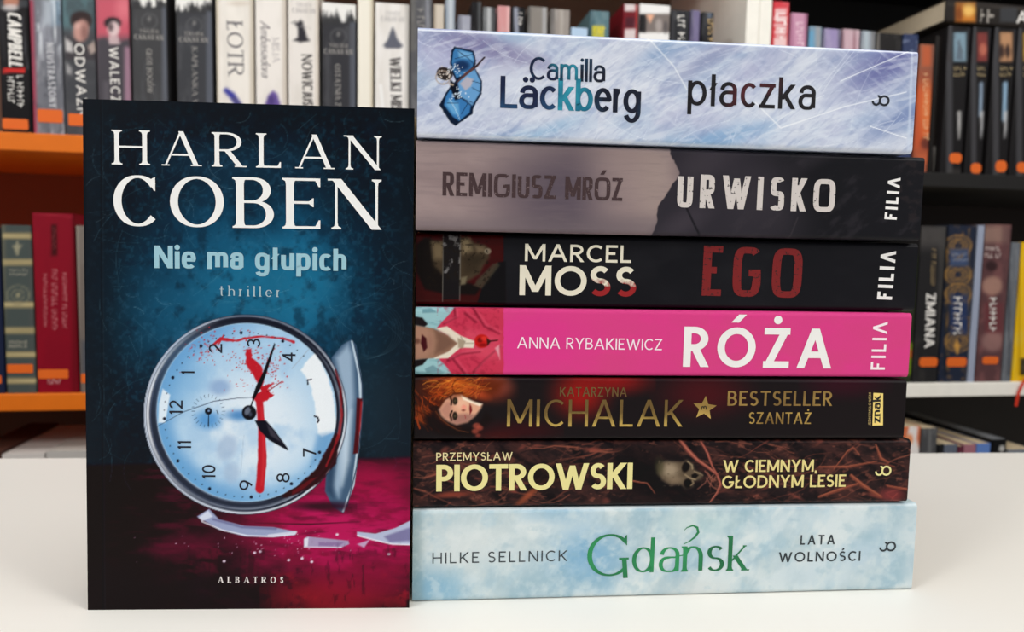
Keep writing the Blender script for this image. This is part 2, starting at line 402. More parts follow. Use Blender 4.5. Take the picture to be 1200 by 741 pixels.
def lettering(book, txt, st, a, b, hpx, mat, name='lettering', label=None):
    """a line of print from photo-measured ends a->b on the book's printed face, capitals hpx tall"""
    sf = book.surf
    A, B = sf.uv(*a), sf.uv(*b)
    d = B - A; L_ = np.hypot(*d); d = d / L_; u = np.array([-d[1], d[0]])
    pa = np.hypot(b[0] - a[0], b[1] - a[1]); cap = hpx * L_ / pa
    polys = text_polys(txt, st, L_ / cap)
    vs, fs = [], []
    for k, q in enumerate(polys):
        i = len(vs)
        area2 = sum(q[j][0] * q[(j + 1) % len(q)][1] - q[(j + 1) % len(q)][0] * q[j][1] for j in range(len(q)))
        if area2 < 0: q = q[::-1]
        for X, Y in q:
            P = A + (d * X + u * Y) * cap
            vs.append(book.local(P[0], P[1], 0.00010 + 1.5e-6 * (k % 12)))
        fs.append(tuple(range(i, len(vs))))
    o = mesh_obj(name, vs, fs, mat, book.root)
    if label: o['label'] = label
    return o
def decal(book, polys, mat, name, off=0.00008, label=None):
    """flat printed shapes given as photo-measured outlines"""
    vs, fs = [], []
    for k, q in enumerate(polys):
        i = len(vs)
        uv = [book.surf.uv(*c) for c in q]
        if sum(uv[j][0] * uv[(j + 1) % len(uv)][1] - uv[(j + 1) % len(uv)][0] * uv[j][1] for j in range(len(uv))) < 0: uv = uv[::-1]
        vs += [book.local(P[0], P[1], off + 2e-6 * k) for P in uv]
        fs.append(tuple(range(i, len(vs))))
    o = mesh_obj(name, vs, fs, mat, book.root)
    if label: o['label'] = label
    return o

# ------------------------------------------------------------------ ink painter (numpy, colours laid on a printed mesh)
_lat = {}
def vnoise(x, y, seed):
    if seed not in _lat: _lat[seed] = np.random.RandomState(seed).rand(256, 256)
    t = _lat[seed]; xi = np.floor(x).astype(int); yi = np.floor(y).astype(int)
    fx = x - xi; fy = y - yi; fx = fx * fx * (3 - 2 * fx); fy = fy * fy * (3 - 2 * fy)
    g = lambda i, j: t[(xi + i) & 255, (yi + j) & 255]
    return (g(0, 0) * (1 - fx) + g(1, 0) * fx) * (1 - fy) + (g(0, 1) * (1 - fx) + g(1, 1) * fx) * fy
def fbm(x, y, seed, oct=5, gain=.55):
    s = np.zeros_like(x); a = 1; n = 0
    for k in range(oct):
        s += a * vnoise(x * 2 ** k + 17.3 * k, y * 2 ** k + 9.1 * k, seed + k); n += a; a *= gain
    return s / n
def sstep(a, b, x):
    t = np.clip((x - a) / (b - a), 0, 1); return t * t * (3 - 2 * t)
class Paint:
    def __init__(s, X, Y, base):
        s.X, s.Y = X, Y
        s.c = np.empty(X.shape + (3,)); s.c[:] = np.array(base, float)
    def mix(s, m, col, a=1.0):
        k = np.clip(m * a, 0, 1)[..., None]; s.c = s.c * (1 - k) + np.asarray(col, float) * k
    def noise(s, sx, sy, seed, rot=0.0, oct=5, gain=.55):
        c, n = math.cos(math.radians(rot)), math.sin(math.radians(rot))
        return fbm((s.X * c + s.Y * n) / sx + 40, (-s.X * n + s.Y * c) / sy + 40, seed, oct, gain)
    def _win(s, x0, y0, x1, y1):
        X, Y = s.X, s.Y
        m = (X >= x0) & (X <= x1) & (Y >= y0) & (Y <= y1)
        r = np.where(m.any(1))[0]; q = np.where(m.any(0))[0]
        if len(r) == 0: return None
        return slice(r[0], r[-1] + 1), slice(q[0], q[-1] + 1)
    def _put(s, w, m, col, a):
        k = np.clip(m * a, 0, 1)[..., None]
        s.c[w] = s.c[w] * (1 - k) + (col[w] if isinstance(col, np.ndarray) and col.ndim == 3 else np.asarray(col, float)) * k
    def poly(s, pts, col, soft=.8, a=1.0, nz=0.0, nsc=5.0, seed=3):
        P = np.array(pts, float); pad = soft + nz + 2
        w = s._win(P[:, 0].min() - pad, P[:, 1].min() - pad, P[:, 0].max() + pad, P[:, 1].max() + pad)
        if w is None: return
        X, Y = s.X[w], s.Y[w]; d = np.full(X.shape, 1e9); ins = np.zeros(X.shape, bool)
        n = len(P)
        for i in range(n):
            ax, ay = P[i]; bx, by = P[(i + 1) % n]; ex, ey = bx - ax, by - ay
            t = np.clip(((X - ax) * ex + (Y - ay) * ey) / (ex * ex + ey * ey + 1e-9), 0, 1)
            d = np.minimum(d, np.hypot(X - ax - t * ex, Y - ay - t * ey))
            cond = (ay > Y) != (by > Y)
            with np.errstate(divide='ignore', invalid='ignore'):
                xi = (bx - ax) * (Y - ay) / (by - ay + 1e-12) + ax
            ins ^= cond & (X < xi)
        sd = np.where(ins, d, -d)
        if nz: sd = sd + (fbm(X / nsc, Y / nsc, seed, 3) - .5) * 2 * nz
        s._put(w, sstep(-soft, soft, sd), col, a)
    def ell(s, cx, cy, rx, ry, col, soft=.8, a=1.0, rot=0.0, r0=None):
        R = max(rx, ry) + soft + 2
        w = s._win(cx - R, cy - R, cx + R, cy + R)
        if w is None: return
        c, n = math.cos(math.radians(rot)), math.sin(math.radians(rot))
        dx, dy = s.X[w] - cx, s.Y[w] - cy
        x, y = dx * c + dy * n, -dx * n + dy * c
        d = (1 - np.hypot(x / rx, y / ry)) * min(rx, ry)
        m = sstep(-soft, soft, d)
        if r0 is not None: m = m * (1 - sstep(-soft, soft, d - r0))
        s._put(w, m, col, a)
    def line(s, pts, wd, col, soft=.6, a=1.0, nz=0.0, nsc=4.0, seed=5, taper=False):
        P = np.array(pts, float); wmax = wd if np.isscalar(wd) else max(wd); pad = wmax + soft + nz + 2
        w = s._win(P[:, 0].min() - pad, P[:, 1].min() - pad, P[:, 0].max() + pad, P[:, 1].max() + pad)
        if w is None: return
        X, Y = s.X[w], s.Y[w]; sd = np.full(X.shape, -1e9); n = len(P) - 1
        ws = [wd] * (n + 1) if np.isscalar(wd) else list(wd)
        if taper: ws = [q * (1 - k / n * .85) for k, q in enumerate(ws)]
        for i in range(n):
            ax, ay = P[i]; ex, ey = P[i + 1] - P[i]
            t = np.clip(((X - ax) * ex + (Y - ay) * ey) / (ex * ex + ey * ey + 1e-9), 0, 1)
            sd = np.maximum(sd, (ws[i] * (1 - t) + ws[i + 1] * t) / 2 - np.hypot(X - ax - t * ex, Y - ay - t * ey))
        if nz: sd = sd + (fbm(X / nsc, Y / nsc, seed, 3) - .5) * 2 * nz
        s._put(w, sstep(-soft, soft, sd), col, a)
    def rect(s, x0, y0, x1, y1, col, soft=.8, a=1.0): s.poly([(x0, y0), (x1, y0), (x1, y1), (x0, y1)], col, soft, a)
    def scratches(s, n, seed, box, col, lmin, lmax, wd=.5, a=.5, ang=(0, 180), bend=.15):
        R = random.Random(seed)
        for _ in range(n):
            x, y = R.uniform(box[0], box[2]), R.uniform(box[1], box[3]); t = math.radians(R.uniform(*ang)); L_ = R.uniform(lmin, lmax); b = R.uniform(-bend, bend)
            pts = []
            for k in range(5):
                pts.append((x, y)); x += math.cos(t) * L_ / 4; y += math.sin(t) * L_ / 4; t += b
            s.line(pts, wd * R.uniform(.6, 1.5), col, .5, a * R.uniform(.4, 1))

# ------------------------------------------------------------------ books
def u_profile(T, D, r, t, sides):
    """outer and inner outline of a cover wrapped round a block: T across the spine, D deep"""
    o = [(0, D)]
    for k in range(7):
        an = math.pi + k * math.pi / 12; o.append((r + r * math.cos(an), r + r * math.sin(an)))
    for k in range(7):
        an = 1.5 * math.pi + k * math.pi / 12; o.append((T - r + r * math.cos(an), r + r * math.sin(an)))
    o.append((T, D))
    ri = max(r - t, .0001); i = [(t, D)]
    for k in range(7):
        an = math.pi + k * math.pi / 12; i.append((t + ri + ri * math.cos(an), t + ri + ri * math.sin(an)))
    for k in range(7):
        an = 1.5 * math.pi + k * math.pi / 12; i.append((T - t - ri + ri * math.cos(an), t + ri + ri * math.sin(an)))
    i.append((T - t, D))
    return o, i
class Book:
    """style 'lie': spine to the reader, lying flat (L along x, T up).  'stand': spine to the reader, upright.
       'front': upright, front cover to the reader, spine on its left side."""
    def __init__(s, style, loc, rz, L, T, D, cover, pages=(222, 210, 188), r=.0012, t=.0004, inset=.0005, shear=0.0, name='book', rough=.42):
        s.style, s.L, s.T, s.D, s.r, s.shear = style, L, T, D, r, shear
        s.root = empty(name, loc, rz)
        c, n = math.cos(rz), math.sin(rz)
        rv = np.array([c, n, 0]); dv = np.array([-n, c, 0])
        upv = np.array([0, 0, 1.0])
        if shear: upv = upv + dv * shear
        s.surf = Surf(loc, rv, upv / np.linalg.norm(upv))
        s.ul = np.linalg.norm(upv)
        mat = cover if not isinstance(cover, tuple) else M(cover, rough, .3)
        e = .00012
        if style == 'lie': s.w, s.h = L, T; T_, D_, ln = T, D, L
        elif style == 'stand': s.w, s.h = T, L; T_, D_, ln = T, D, L
        else: s.w, s.h = D, L; T_, D_, ln = T, D, L
        o, i = u_profile(T_ - 2 * e if style != 'front' else T_ - e, D_ - e, r, t, 2)
        vs, fs = [], []
        def place(a, b, k):      # a across the spine, b depth, k along the spine
            if style == 'lie': return (k, b + e, a + e)
            if style == 'stand': return (a + e, b + e, k)
            return (b + e, (a + e) + k * shear, k)
        for ring in (o, i):
            for k in (0.0, ln):
                vs += [place(a, b, k) for a, b in ring]
        n_ = len(o)
        for j in range(n_ - 1):
            fs += [(j, j + 1, n_ + j + 1, n_ + j), (2 * n_ + j + 1, 2 * n_ + j, 3 * n_ + j, 3 * n_ + j + 1), (j + 1, j, 2 * n_ + j, 2 * n_ + j + 1), (n_ + j, n_ + j + 1, 3 * n_ + j + 1, 3 * n_ + j)]
        for j in (0, n_ - 1):
            fs.append((j, n_ + j, 3 * n_ + j, 2 * n_ + j) if j == 0 else (n_ + j, j, 2 * n_ + j, 3 * n_ + j))
        s.cover = mesh_obj('cover', vs, fs, mat, s.root)
        g = .00005
        a0, a1, b0, b1, k0, k1 = t + g + e, T_ - t - g - e, t + g + e, D_ - inset * 1.6, inset, ln - inset
        vs = [place(a - e, b - e, k) for k in (k0, k1) for a, b in ((a0, b0), (a1, b0), (a1, b1), (a0, b1))]
        s.pages = mesh_obj('page_block', vs, [(3, 2, 1, 0), (4, 5, 6, 7), (0, 1, 5, 4), (1, 2, 6, 5), (2, 3, 7, 6), (3, 0, 4, 7)], M_pages(pages, 'z' if style == 'lie' else ('x' if style == 'stand' else 'y')), s.root)
    def local(s, u, v, off):
        if s.shear: return (u, v / s.ul * s.shear - off, v / s.ul)
        return (u, -off, v)
    def art(s, fn, base, step=1.0, name='spine_artwork', rough=.42, spec=.12, grain=.05, label=None, round_=True):
        """prints the face: fn paints on a fine mesh that follows the rounded spine"""
        d = step * np.linalg.norm(s.surf.o - CAM) / F_PX
        nx, ny = max(2, int(s.w / d)), max(2, int(s.h / d))
        u = np.linspace(0, s.w, nx + 1); v = np.linspace(0, s.h, ny + 1)
        if round_:
            ex = np.array([0, .00012, .0003, .0006, .001])
            if s.style == 'lie': v = np.unique(np.r_[v, ex[ex < s.h], s.h - ex])
            if s.style == 'stand': u = np.unique(np.r_[u, ex, s.w - ex])
        U, V = np.meshgrid(u, v)
        X, Y = s.surf.px(U, V * (s.ul if s.shear else 1))
        P = Paint(X, Y, base); 
        if fn: fn(P)
        back = np.zeros_like(U)
        if round_ and s.style != 'front':
            q = V if s.style == 'lie' else U; T_ = s.h if s.style == 'lie' else s.w
            e = np.clip(s.r - np.minimum(q, T_ - q), 0, s.r); back = s.r - np.sqrt(s.r ** 2 - e ** 2)
        Yl = back.copy()
        if s.shear: Yl = Yl + V * s.shear
        co = np.stack([U, Yl, V], -1).reshape(-1, 3)
        ny, nx = U.shape[0] - 1, U.shape[1] - 1
        idx = np.arange((nx + 1) * (ny + 1)).reshape(ny + 1, nx + 1)
        q = np.stack([idx[:-1, :-1], idx[:-1, 1:], idx[1:, 1:], idx[1:, :-1]], -1).reshape(-1, 4)
        me = bpy.data.meshes.new(name)
        me.vertices.add(len(co)); me.vertices.foreach_set('co', co.astype(np.float32).ravel())
        me.loops.add(q.size); me.loops.foreach_set('vertex_index', q.astype(np.int32).ravel())
        me.polygons.add(len(q)); me.polygons.foreach_set('loop_start', np.arange(0, q.size, 4, dtype=np.int32))
        me.update(calc_edges=True)
        me.polygons.foreach_set('use_smooth', np.ones(len(q), bool))
        ca = me.color_attributes.new('ink', 'FLOAT_COLOR', 'POINT')
        rgb = np.clip(lin(np.clip(P.c, 0, 255)) - .0045, .0012, 1).reshape(-1, 3)
        ca.data.foreach_set('color', np.concatenate([rgb, np.ones((len(rgb), 1))], 1).astype(np.float32).ravel())
        me.materials.append(M_print(rough, spec, grain)); me.update()
        o = bpy.data.objects.new(name, me); COL.objects.link(o); o.parent = s.root
        if label: o['label'] = label
        return o
    def sticker(s, x0, y0, x1, y1, rgb=(218, 98, 24), name='price_sticker', label='orange sticker', round_=.14):
        a = s.surf.uv(x0, y1); b = s.surf.uv(x1, y0)
        a[0] = max(a[0], .0012); b[0] = min(b[0], s.w - .0012)
        r = min(b[0] - a[0], b[1] - a[1]) * round_; mb = MB(); ring = []
        for cx, cy, q in ((b[0] - r, b[1] - r, 0), (a[0] + r, b[1] - r, 90), (a[0] + r, a[1] + r, 180), (b[0] - r, a[1] + r, 270)):
            ring += [(cx + r * math.cos(math.radians(q + k * 18)), cy + r * math.sin(math.radians(q + k * 18))) for k in range(6)]
        n = len(ring); mb.v = [(x, -.0004, y) for x, y in ring] + [(x, .0003, y) for x, y in ring]
        mb.f = [tuple(range(n))] + [(k, n + k, n + (k + 1) % n, (k + 1) % n) for k in range(n)]
        o = mb.build(name, M(rgb, .5, .3), s.root)
        o['label'] = label; return o
def Z(ox, oy, k): return lambda *pts: [(ox + x / k, oy + y / k) for x, y in pts]

# ------------------------------------------------------------------ the setting
SH_YAW = 0.0
TABLE_YAW = math.radians(5.1) - BETA           # the table stands a little askew of the bookcases
SH_O = np.array([*W(0, .978), 0.0])            # a point on the plane of the shelf fronts
s_c, s_s = math.cos(SH_YAW), math.sin(SH_YAW)
def sh(s_, y, z): return (SH_O[0] + s_ * s_c - y * s_s, SH_O[1] + s_ * s_s + y * s_c, z)
SH = Surf(SH_O, (s_c, s_s, 0), (0, 0, 1))
FLOOR_Z = -.75
B_UP = SH.uv(50, 157)[1]; B_LOW = SH.uv(50, 461)[1]; PITCH = B_UP - B_LOW
fl = MB().box((-3, -3, FLOOR_Z - .05), (3.2, 1.75, FLOOR_Z)).build('floor', M((150, 140, 128), .5, .3, 0, .12, 6)); tag(fl, kind='structure')
wl = MB().box((-3, 1.70, FLOOR_Z), (3.2, 1.75, 2.6)).build('wall_back', M((196, 190, 180), .8, .2)); tag(wl, kind='structure')

# table
tb = empty('table', (0, 0, FLOOR_Z), TABLE_YAW); tag(tb, 'plain white table top under the standing thriller and the stack of books', 'table')
TBK = .505
M_TABLE = M((235, 232, 225), .38, .35, 0, .012, 5)
MB().box((-.95, -.35, -FLOOR_Z - .025), (1.0, TBK, -FLOOR_Z), .0015).build('tabletop', M_TABLE, tb)
for sx in (-.9, .91):
    for sy in (-.3, .42):
        MB().box((sx, sy, 0), (sx + .045, sy + .045, -FLOOR_Z - .025), .002).build('leg', M((215, 212, 205), .5), tb)

# bookcases
WHITE = M((238, 234, 224), .5, .3); ORANGE = M((214, 106, 6), .5, .3); BLACK = M((22, 20, 19), .55, .25); BROWN = M((116, 95, 80), .6, .2); GREY = M((150, 142, 132), .6, .2)
s_mid = SH.uv(888, 25)[0]; s_l = SH.uv(873, 25)[0]; s_r = SH.uv(902.5, 25)[0]
CASE_D = .29; BT = .0215; TOPZ = B_UP + PITCH + .05
def case(name, label, a, b, ups, boards, backs):
    r = empty(name, sh(a, 0, FLOOR_Z), SH_YAW); tag(r, label, 'bookcase')
    z = lambda q: q - FLOOR_Z
    for x0, x1, mt in ups:
        MB().box((x0 - a, -.004, 0), (x1 - a, CASE_D, z(TOPZ + .02)), .001).build('side_panel', mt, r)
    xi, xj = ups[0][1] - a, ups[1][0] - a
    for zt, mt in boards:
        MB().box((xi, -.004, z(zt) - BT), (xj, CASE_D, z(zt)), .0012).build('shelf_board', mt, r)
    for z0, z1, mt in backs:
        MB().box((xi, CASE_D - .008, z(z0)), (xj, CASE_D, z(z1))).build('back_panel', mt, r)
    return r
PL = s_mid - s_l; PR = s_r - s_mid
case('bookcase', 'wide bookcase with orange shelf boards behind the standing thriller', -1.05, s_mid,
     [(-1.05, -1.05 + PL, WHITE), (s_l, s_mid, WHITE)],
     [(TOPZ, ORANGE), (B_UP, ORANGE), (B_LOW, ORANGE), (B_LOW - PITCH, ORANGE)], [(B_LOW - PITCH, B_LOW - .022, M((70, 44, 30), .6, .2)), (B_LOW, B_UP - .022, M((126, 48, 12), .6, .2)), (B_UP, TOPZ - .022, BROWN)])
case('bookcase', 'dark bookcase with black and white shelf boards at the right', s_mid + .0005, 1.6,
     [(s_mid + .0005, s_r, WHITE), (1.6 - PL, 1.6, WHITE)],
     [(TOPZ, BLACK), (B_UP, BLACK), (B_LOW, WHITE), (B_LOW - PITCH, WHITE)], [(B_LOW - PITCH, B_LOW - .022, M((42, 38, 36), .6, .2)), (B_LOW, B_UP - .022, M((34, 26, 24), .6, .2)), (B_UP, TOPZ, BLACK)])
# ------------------------------------------------------------------ the stack of seven books
ST = [  # sighted x, y, yaw, length; top height
 (-.03951, .28362, .09201, .21771, .03957), (-.03959, .28409, .08739, .21261, .06792), (-.03910, .28323, .08476, .20771, .09415),
 (-.03915, .28396, .08414, .20837, .12230), (-.03952, .28702, .08813, .21202, .15174), (-.03891, .28066, .09926, .20966, .18728), (-.03837, .27846, .09573, .20150, .22817)]
STACK_LABEL = [
 'pale sky-blue book with green title, lowest of the stack on the table',
 'book with brown tangled roots and a skull on its spine, on the sky-blue book',
 'near-black book with gold foil lettering and a red-haired face, fourth from the stack top after the pink one',
 'bright pink book with large white title in the middle of the stack',
 'black book with cream and red lettering above the bright pink book',
 'book with mauve-grey to black spine and worn white title, under the icy book',
 'icy blue book with a butterfly on its spine, on top of the stack']
STACK_LABEL[2] = 'near-black book with gold foil lettering and a red-haired face, just below the pink book'
COVC = [(196, 216, 222), (40, 26, 24), (26, 22, 24), (216, 66, 130), (28, 28, 31), (40, 38, 42), (190, 200, 226)]
BK = []
zb = 0.0
for i, (x, y, yaw, L_, zt) in enumerate(ST):
    yaw -= BETA; x, y = W(x, y); x += .0008 * math.cos(yaw); y += .0008 * math.sin(yaw)
    b = Book('lie', (x, y, zb), yaw, L_ - .0008, zt - zb - (.0008 if i < 6 else .00005), .132, COVC[i], r=.0019)  # thinned so that a gap shaped between the books shades to a dark line
    tag(b.root, STACK_LABEL[i], 'book', 'books in the stack on the table')
    BK.append(b); zb = zt
gd, pio, mic, roz, ego, mro, top = BK

GEO = S(.115, sp=.13); GEOB = S(.2, sp=.1)
WHITE_INK = M((240, 238, 236), .45, .3)

# --- icy blue book
def art(P):
    n = P.noise(90, 34, 11, -28); P.mix(sstep(.42, .64, n), (176, 180, 216), .8); P.mix(sstep(.5, .75, P.noise(70, 40, 31, -20)), (146, 176, 214), .7)
    P.mix(sstep(.5, .7, P.noise(110, 60, 21, -15)), (216, 219, 234), .65)
    for cx, cy, rx, ry, rot, col, a in ((560, 58, 70, 14, 14, (128, 118, 172), .75), (520, 70, 50, 20, 20, (170, 168, 214), .6), (1035, 80, 55, 22, -30, (104, 108, 176), .75), (1050, 130, 50, 22, -20, (112, 136, 196), .6), (790, 62, 60, 14, -25, (118, 150, 204), .65),
        (840, 165, 70, 14, -12, (134, 176, 222), .7), (870, 90, 60, 16, -30, (164, 164, 208), .6), (620, 158, 70, 9, -10, (160, 192, 226), .7), (1020, 60, 50, 10, -10, (110, 120, 184), .6), (700, 95, 120, 40, 0, (222, 222, 236), .6), (930, 130, 90, 30, 0, (222, 226, 242), .6), (500, 120, 40, 16, 30, (150, 160, 206), .5)):
        P.ell(cx, cy, rx, ry, col, ry * .9, a, rot)
    st = P.noise(70, 9, 51, -30, 5); P.mix(sstep(.56, .8, st), (236, 238, 248), .4); P.mix(sstep(.6, .8, P.noise(60, 12, 61, 20, 5)), (232, 236, 248), .3)
    P.mix(sstep(.55, .8, P.noise(40, 9, 71, -48, 5)), (124, 142, 196), .4); P.mix(sstep(.5, .75, P.noise(9, 4, 73, -35, 4)), (176, 186, 216), .3)
    for cx, cy, rx, ry, rot, col, a in ((575, 55, 60, 9, 18, (112, 102, 156), .6), (1045, 72, 40, 12, -34, (92, 92, 164), .6), (1055, 140, 36, 8, -26, (96, 118, 182), .6), (830, 70, 46, 8, -32, (138, 140, 186), .6), (850, 160, 50, 7, -14, (110, 158, 212), .6), (780, 55, 34, 8, -36, (110, 150, 204), .5), (650, 150, 40, 6, -24, (140, 182, 222), .6)): P.ell(cx, cy, rx, ry, col, ry, a, rot)
    P.mix(sstep(.5, .72, P.noise(26, 4, 53, -16, 4)), (226, 230, 242), .42); P.mix(sstep(.52, .75, P.noise(22, 4, 57, 38, 4)), (214, 220, 238), .35); P.mix(sstep(.55, .8, P.noise(16, 3.4, 59, -40, 3)), (128, 144, 192), .22)
    P.scratches(34, 4, (485, 35, 1075, 180), (244, 246, 252), 20, 100, .6, .55, (125, 172)); P.scratches(20, 9, (485, 35, 1075, 180), (240, 244, 252), 15, 80, .7, .6, (10, 60)); P.scratches(60, 19, (485, 130, 1075, 180), (236, 240, 250), 8, 24, .5, .5, (100, 160))
    P.line([(760, 45), (790, 78), (805, 105)], 1.2, (246, 248, 252), .7, .8); P.line([(885, 120), (905, 140), (915, 150), (990, 125), (1062, 108)], 1.2, (250, 250, 255), .6, .8); P.line([(1020, 148), (1062, 162)], 1, (250, 250, 255)); P.line([(985, 95), (1070, 58)], 1, (240, 242, 252))
    P.line([(1070, 40), (1064, 185)], 2.5, (206, 216, 238), 1.5, .7); P.line([(484, 34.5), (1078, 62)], 1.6, (250, 250, 252), .8, .9); P.line([(484, 157), (1072, 180)], 2.4, (226, 232, 244), 1.5, .6)  # white line along the top edge: spine-edge highlight painted into the colour
    P.c = P.c * .78 + P.c.mean(-1, keepdims=True) * .22 + np.array([-1, 2, 3])
    z = Z(500, 30, 6.173)          # pressed butterfly
    DK, BL, LB = (18, 30, 52), (62, 122, 178), (120, 176, 220)
    P.poly(z((200, 152), (270, 168), (340, 182), (357, 255), (348, 300), (400, 400), (398, 490), (340, 590), (330, 640), (210, 725), (170, 700), (92, 575), (130, 500), (180, 430), (210, 400), (178, 330), (168, 270), (180, 180)), DK, .7, 1, .6, 3)
    P.poly(z((208, 165), (330, 195), (346, 255), (330, 300), (280, 350), (215, 380), (190, 320), (182, 265), (192, 190)), BL, .9)
    P.poly(z((225, 178), (325, 198), (338, 250), (290, 240), (235, 235)), LB, 1.8, .9); P.ell(*z((255, 290))[0], 9, 6, (24, 44, 82), 3, .9)
    P.poly(z((225, 415), (300, 330), (350, 320), (390, 405), (386, 485), (330, 580), (240, 510)), (104, 158, 208), 1.2)
    P.poly(z((240, 420), (290, 370), (340, 390), (320, 440), (280, 470)), (190, 180, 190), 1.5, .9)
    P.poly(z((185, 440), (240, 520), (320, 580), (310, 630), (235, 690), (190, 660), (125, 575), (140, 510)), (58, 120, 180), 1.2)
    P.poly(z((160, 530), (230, 560), (240, 650), (190, 640), (140, 575)), (110, 174, 220), 2, .8); P.line(z((165, 530), (205, 600), (240, 680)), .8, (206, 224, 236), .5, .8)
    for a, b in (((205, 240), (345, 205)), ((250, 200), (300, 235)), ((300, 235), (350, 290)), ((330, 400), (392, 420)), ((330, 450), (385, 480)), ((240, 520), (335, 560)), ((230, 560), (150, 560)), ((260, 210), (225, 180)), ((300, 560), (250, 640))): P.line(z(a, b), .7, DK, .6, .8)
    P.poly(z((170, 390), (215, 430), (240, 530), (205, 540), (170, 450)), (16, 22, 34), 1)
    P.ell(*z((130, 348))[0], 9.5, 7.5, (48, 40, 38), .8, 1, 20); P.ell(*z((118, 375))[0], 9, 8.5, (170, 150, 136), .6, .8, 20, 1.2)
    R = random.Random(8)
    for _ in range(26): P.ell(*z((130 + R.gauss(0, 28), 345 + R.gauss(0, 22)))[0], .8, .8, (216, 206, 198), .5)
    for _ in range(26): P.ell(*z((205 + R.gauss(0, 32), 310 + R.gauss(0, 22)))[0], .7, .7, (214, 224, 236), .5); P.ell(*z((228 + R.gauss(0, 40), 490 + R.gauss(0, 28)))[0], .8, .8, (206, 222, 238), .5)
    P.line(z((215, 415), (290, 345), (365, 290), (418, 230)), [1, 3.6, 2.6, 1], (92, 62, 62), .6); P.line(z((350, 300), (418, 230)), 1.6, (44, 34, 40), .5); P.line(z((165, 420), (190, 430)), 2, (190, 170, 150), 1)
top.art(art, (196, 203, 226), 1.0, rough=.38)
INK_TEAL = M_two((16, 30, 62), (34, 132, 156), 55, .42, .62, .4, .3, 4)
ts = S(.135, .115, sp=.06, xh=.74)
NAVY = M_two((14, 26, 60), (30, 72, 112), 60, .45, .62, .4, .3, 4); TEAL = M_two((18, 92, 124), (44, 150, 172), 60, .42, .62, .4, .3, 4); INKD = M_two((14, 20, 40), (24, 58, 84), 70, .48, .62, .4, .3, 4)
lettering(top, 'Cam', ts, (620.5, 93.5), (677, 95.6), 26, INK_TEAL, 'author_lettering'); lettering(top, 'illa', ts, (680, 95.7), (709.5, 96.8), 26, INKD, 'author_lettering')
lb = S(.155, .13, sp=.045, xh=.74)
lettering(top, 'Läc', lb, (586, 126.6), (652, 129.2), 36.5, NAVY, 'author_lettering'); lettering(top, 'kb', lb, (653.5, 129.3), (694.5, 130.9), 36.5, TEAL, 'author_lettering'); lettering(top, 'erg', lb, (696, 131), (750.5, 133.1), 36.5, INKD, 'author_lettering')
lettering(top, 'płaczka', S(.135, .115, sp=.1, xh=.78), (805.5, 123.5), (955.5, 129.2), 35, M_two((18, 14, 20), (84, 24, 34), 50, .52, .7, .4, .3), 'title_lettering')
DARK_INK = M((26, 32, 44), .45, .3)
lettering(top, '∞', S(.2, .2), (1021, 123.8), (1042, 125), 12, DARK_INK, 'publisher_mark')

# --- mauve to black book
def art(P):
    P.mix(sstep(.35, .7, P.noise(120, 60, 12, 10)), (140, 122, 123), .7); P.ell(665, 230, 70, 60, (74, 66, 80), 55, .75); P.ell(735, 200, 40, 70, (162, 142, 138), 35, .7); P.ell(770, 225, 20, 60, (166, 148, 140), 18, .5)
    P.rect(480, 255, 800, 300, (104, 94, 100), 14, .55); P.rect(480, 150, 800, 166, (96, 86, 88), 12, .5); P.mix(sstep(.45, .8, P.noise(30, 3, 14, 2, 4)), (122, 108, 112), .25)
    pts = [(783, 165), (786, 182), (793, 196), (797, 203), (789, 215), (778, 232), (770, 244), (770, 258), (765, 275), (764, 300), (1100, 300), (1100, 150)]
    P.poly(pts, (48, 45, 52), .9, 1, 1.4, 7)
    m = sstep(860, 960, P.X) ; P.mix(m * (P.X > 766), (27, 27, 31))
    for cx, cy, rx, ry, a in ((830, 185, 30, 18, .7), (800, 262, 30, 12, .7), (905, 240, 26, 40, .5), (960, 180, 30, 10, .4)): P.ell(cx, cy, rx, ry, (68, 62, 70), ry, a, -30)
    P.line([(805, 245), (813, 262), (820, 276)], 2.4, (28, 27, 32), .8, .9); P.line([(935, 255), (925, 280)], 1.4, (62, 58, 62), .7, .7); P.mix(sstep(.55, .75, P.noise(25, 12, 18, -40, 5)) * (P.X > 800), (60, 56, 62), .35)
    P.mix(sstep(.58, .7, P.noise(12, 8, 77)) * (P.X > 1052), (46, 40, 42), .6)
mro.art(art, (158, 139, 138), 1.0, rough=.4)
GRIM = M_two((66, 49, 51), (128, 110, 112), 1100, .61, .71, .5, .2, 3, name='worn_ink')
lettering(mro, 'REMIGIUSZ', S(.165, .14, n=4.2, sp=.1), (518.5, 229.2), (651, 233.2), 27, GRIM, 'author_lettering')
lettering(mro, 'MRÓZ', S(.165, .14, n=4.2, sp=.1), (662, 233.5), (729, 235.6), 26, GRIM, 'author_lettering')
lettering(mro, 'URWISKO', S(.18, .15, n=4.2, sp=.3), (793, 243), (977.5, 249), 37, M_two((208, 200, 196), (60, 56, 60), 700, .62, .67, .5, .2, 4, name='worn_ink'), 'title_lettering')
lettering(mro, 'FILIΛ', S(.2, .2, sp=.24), (1050.5, 257.8), (1055.3, 208.5), 15.5, WHITE_INK, 'publisher_mark')

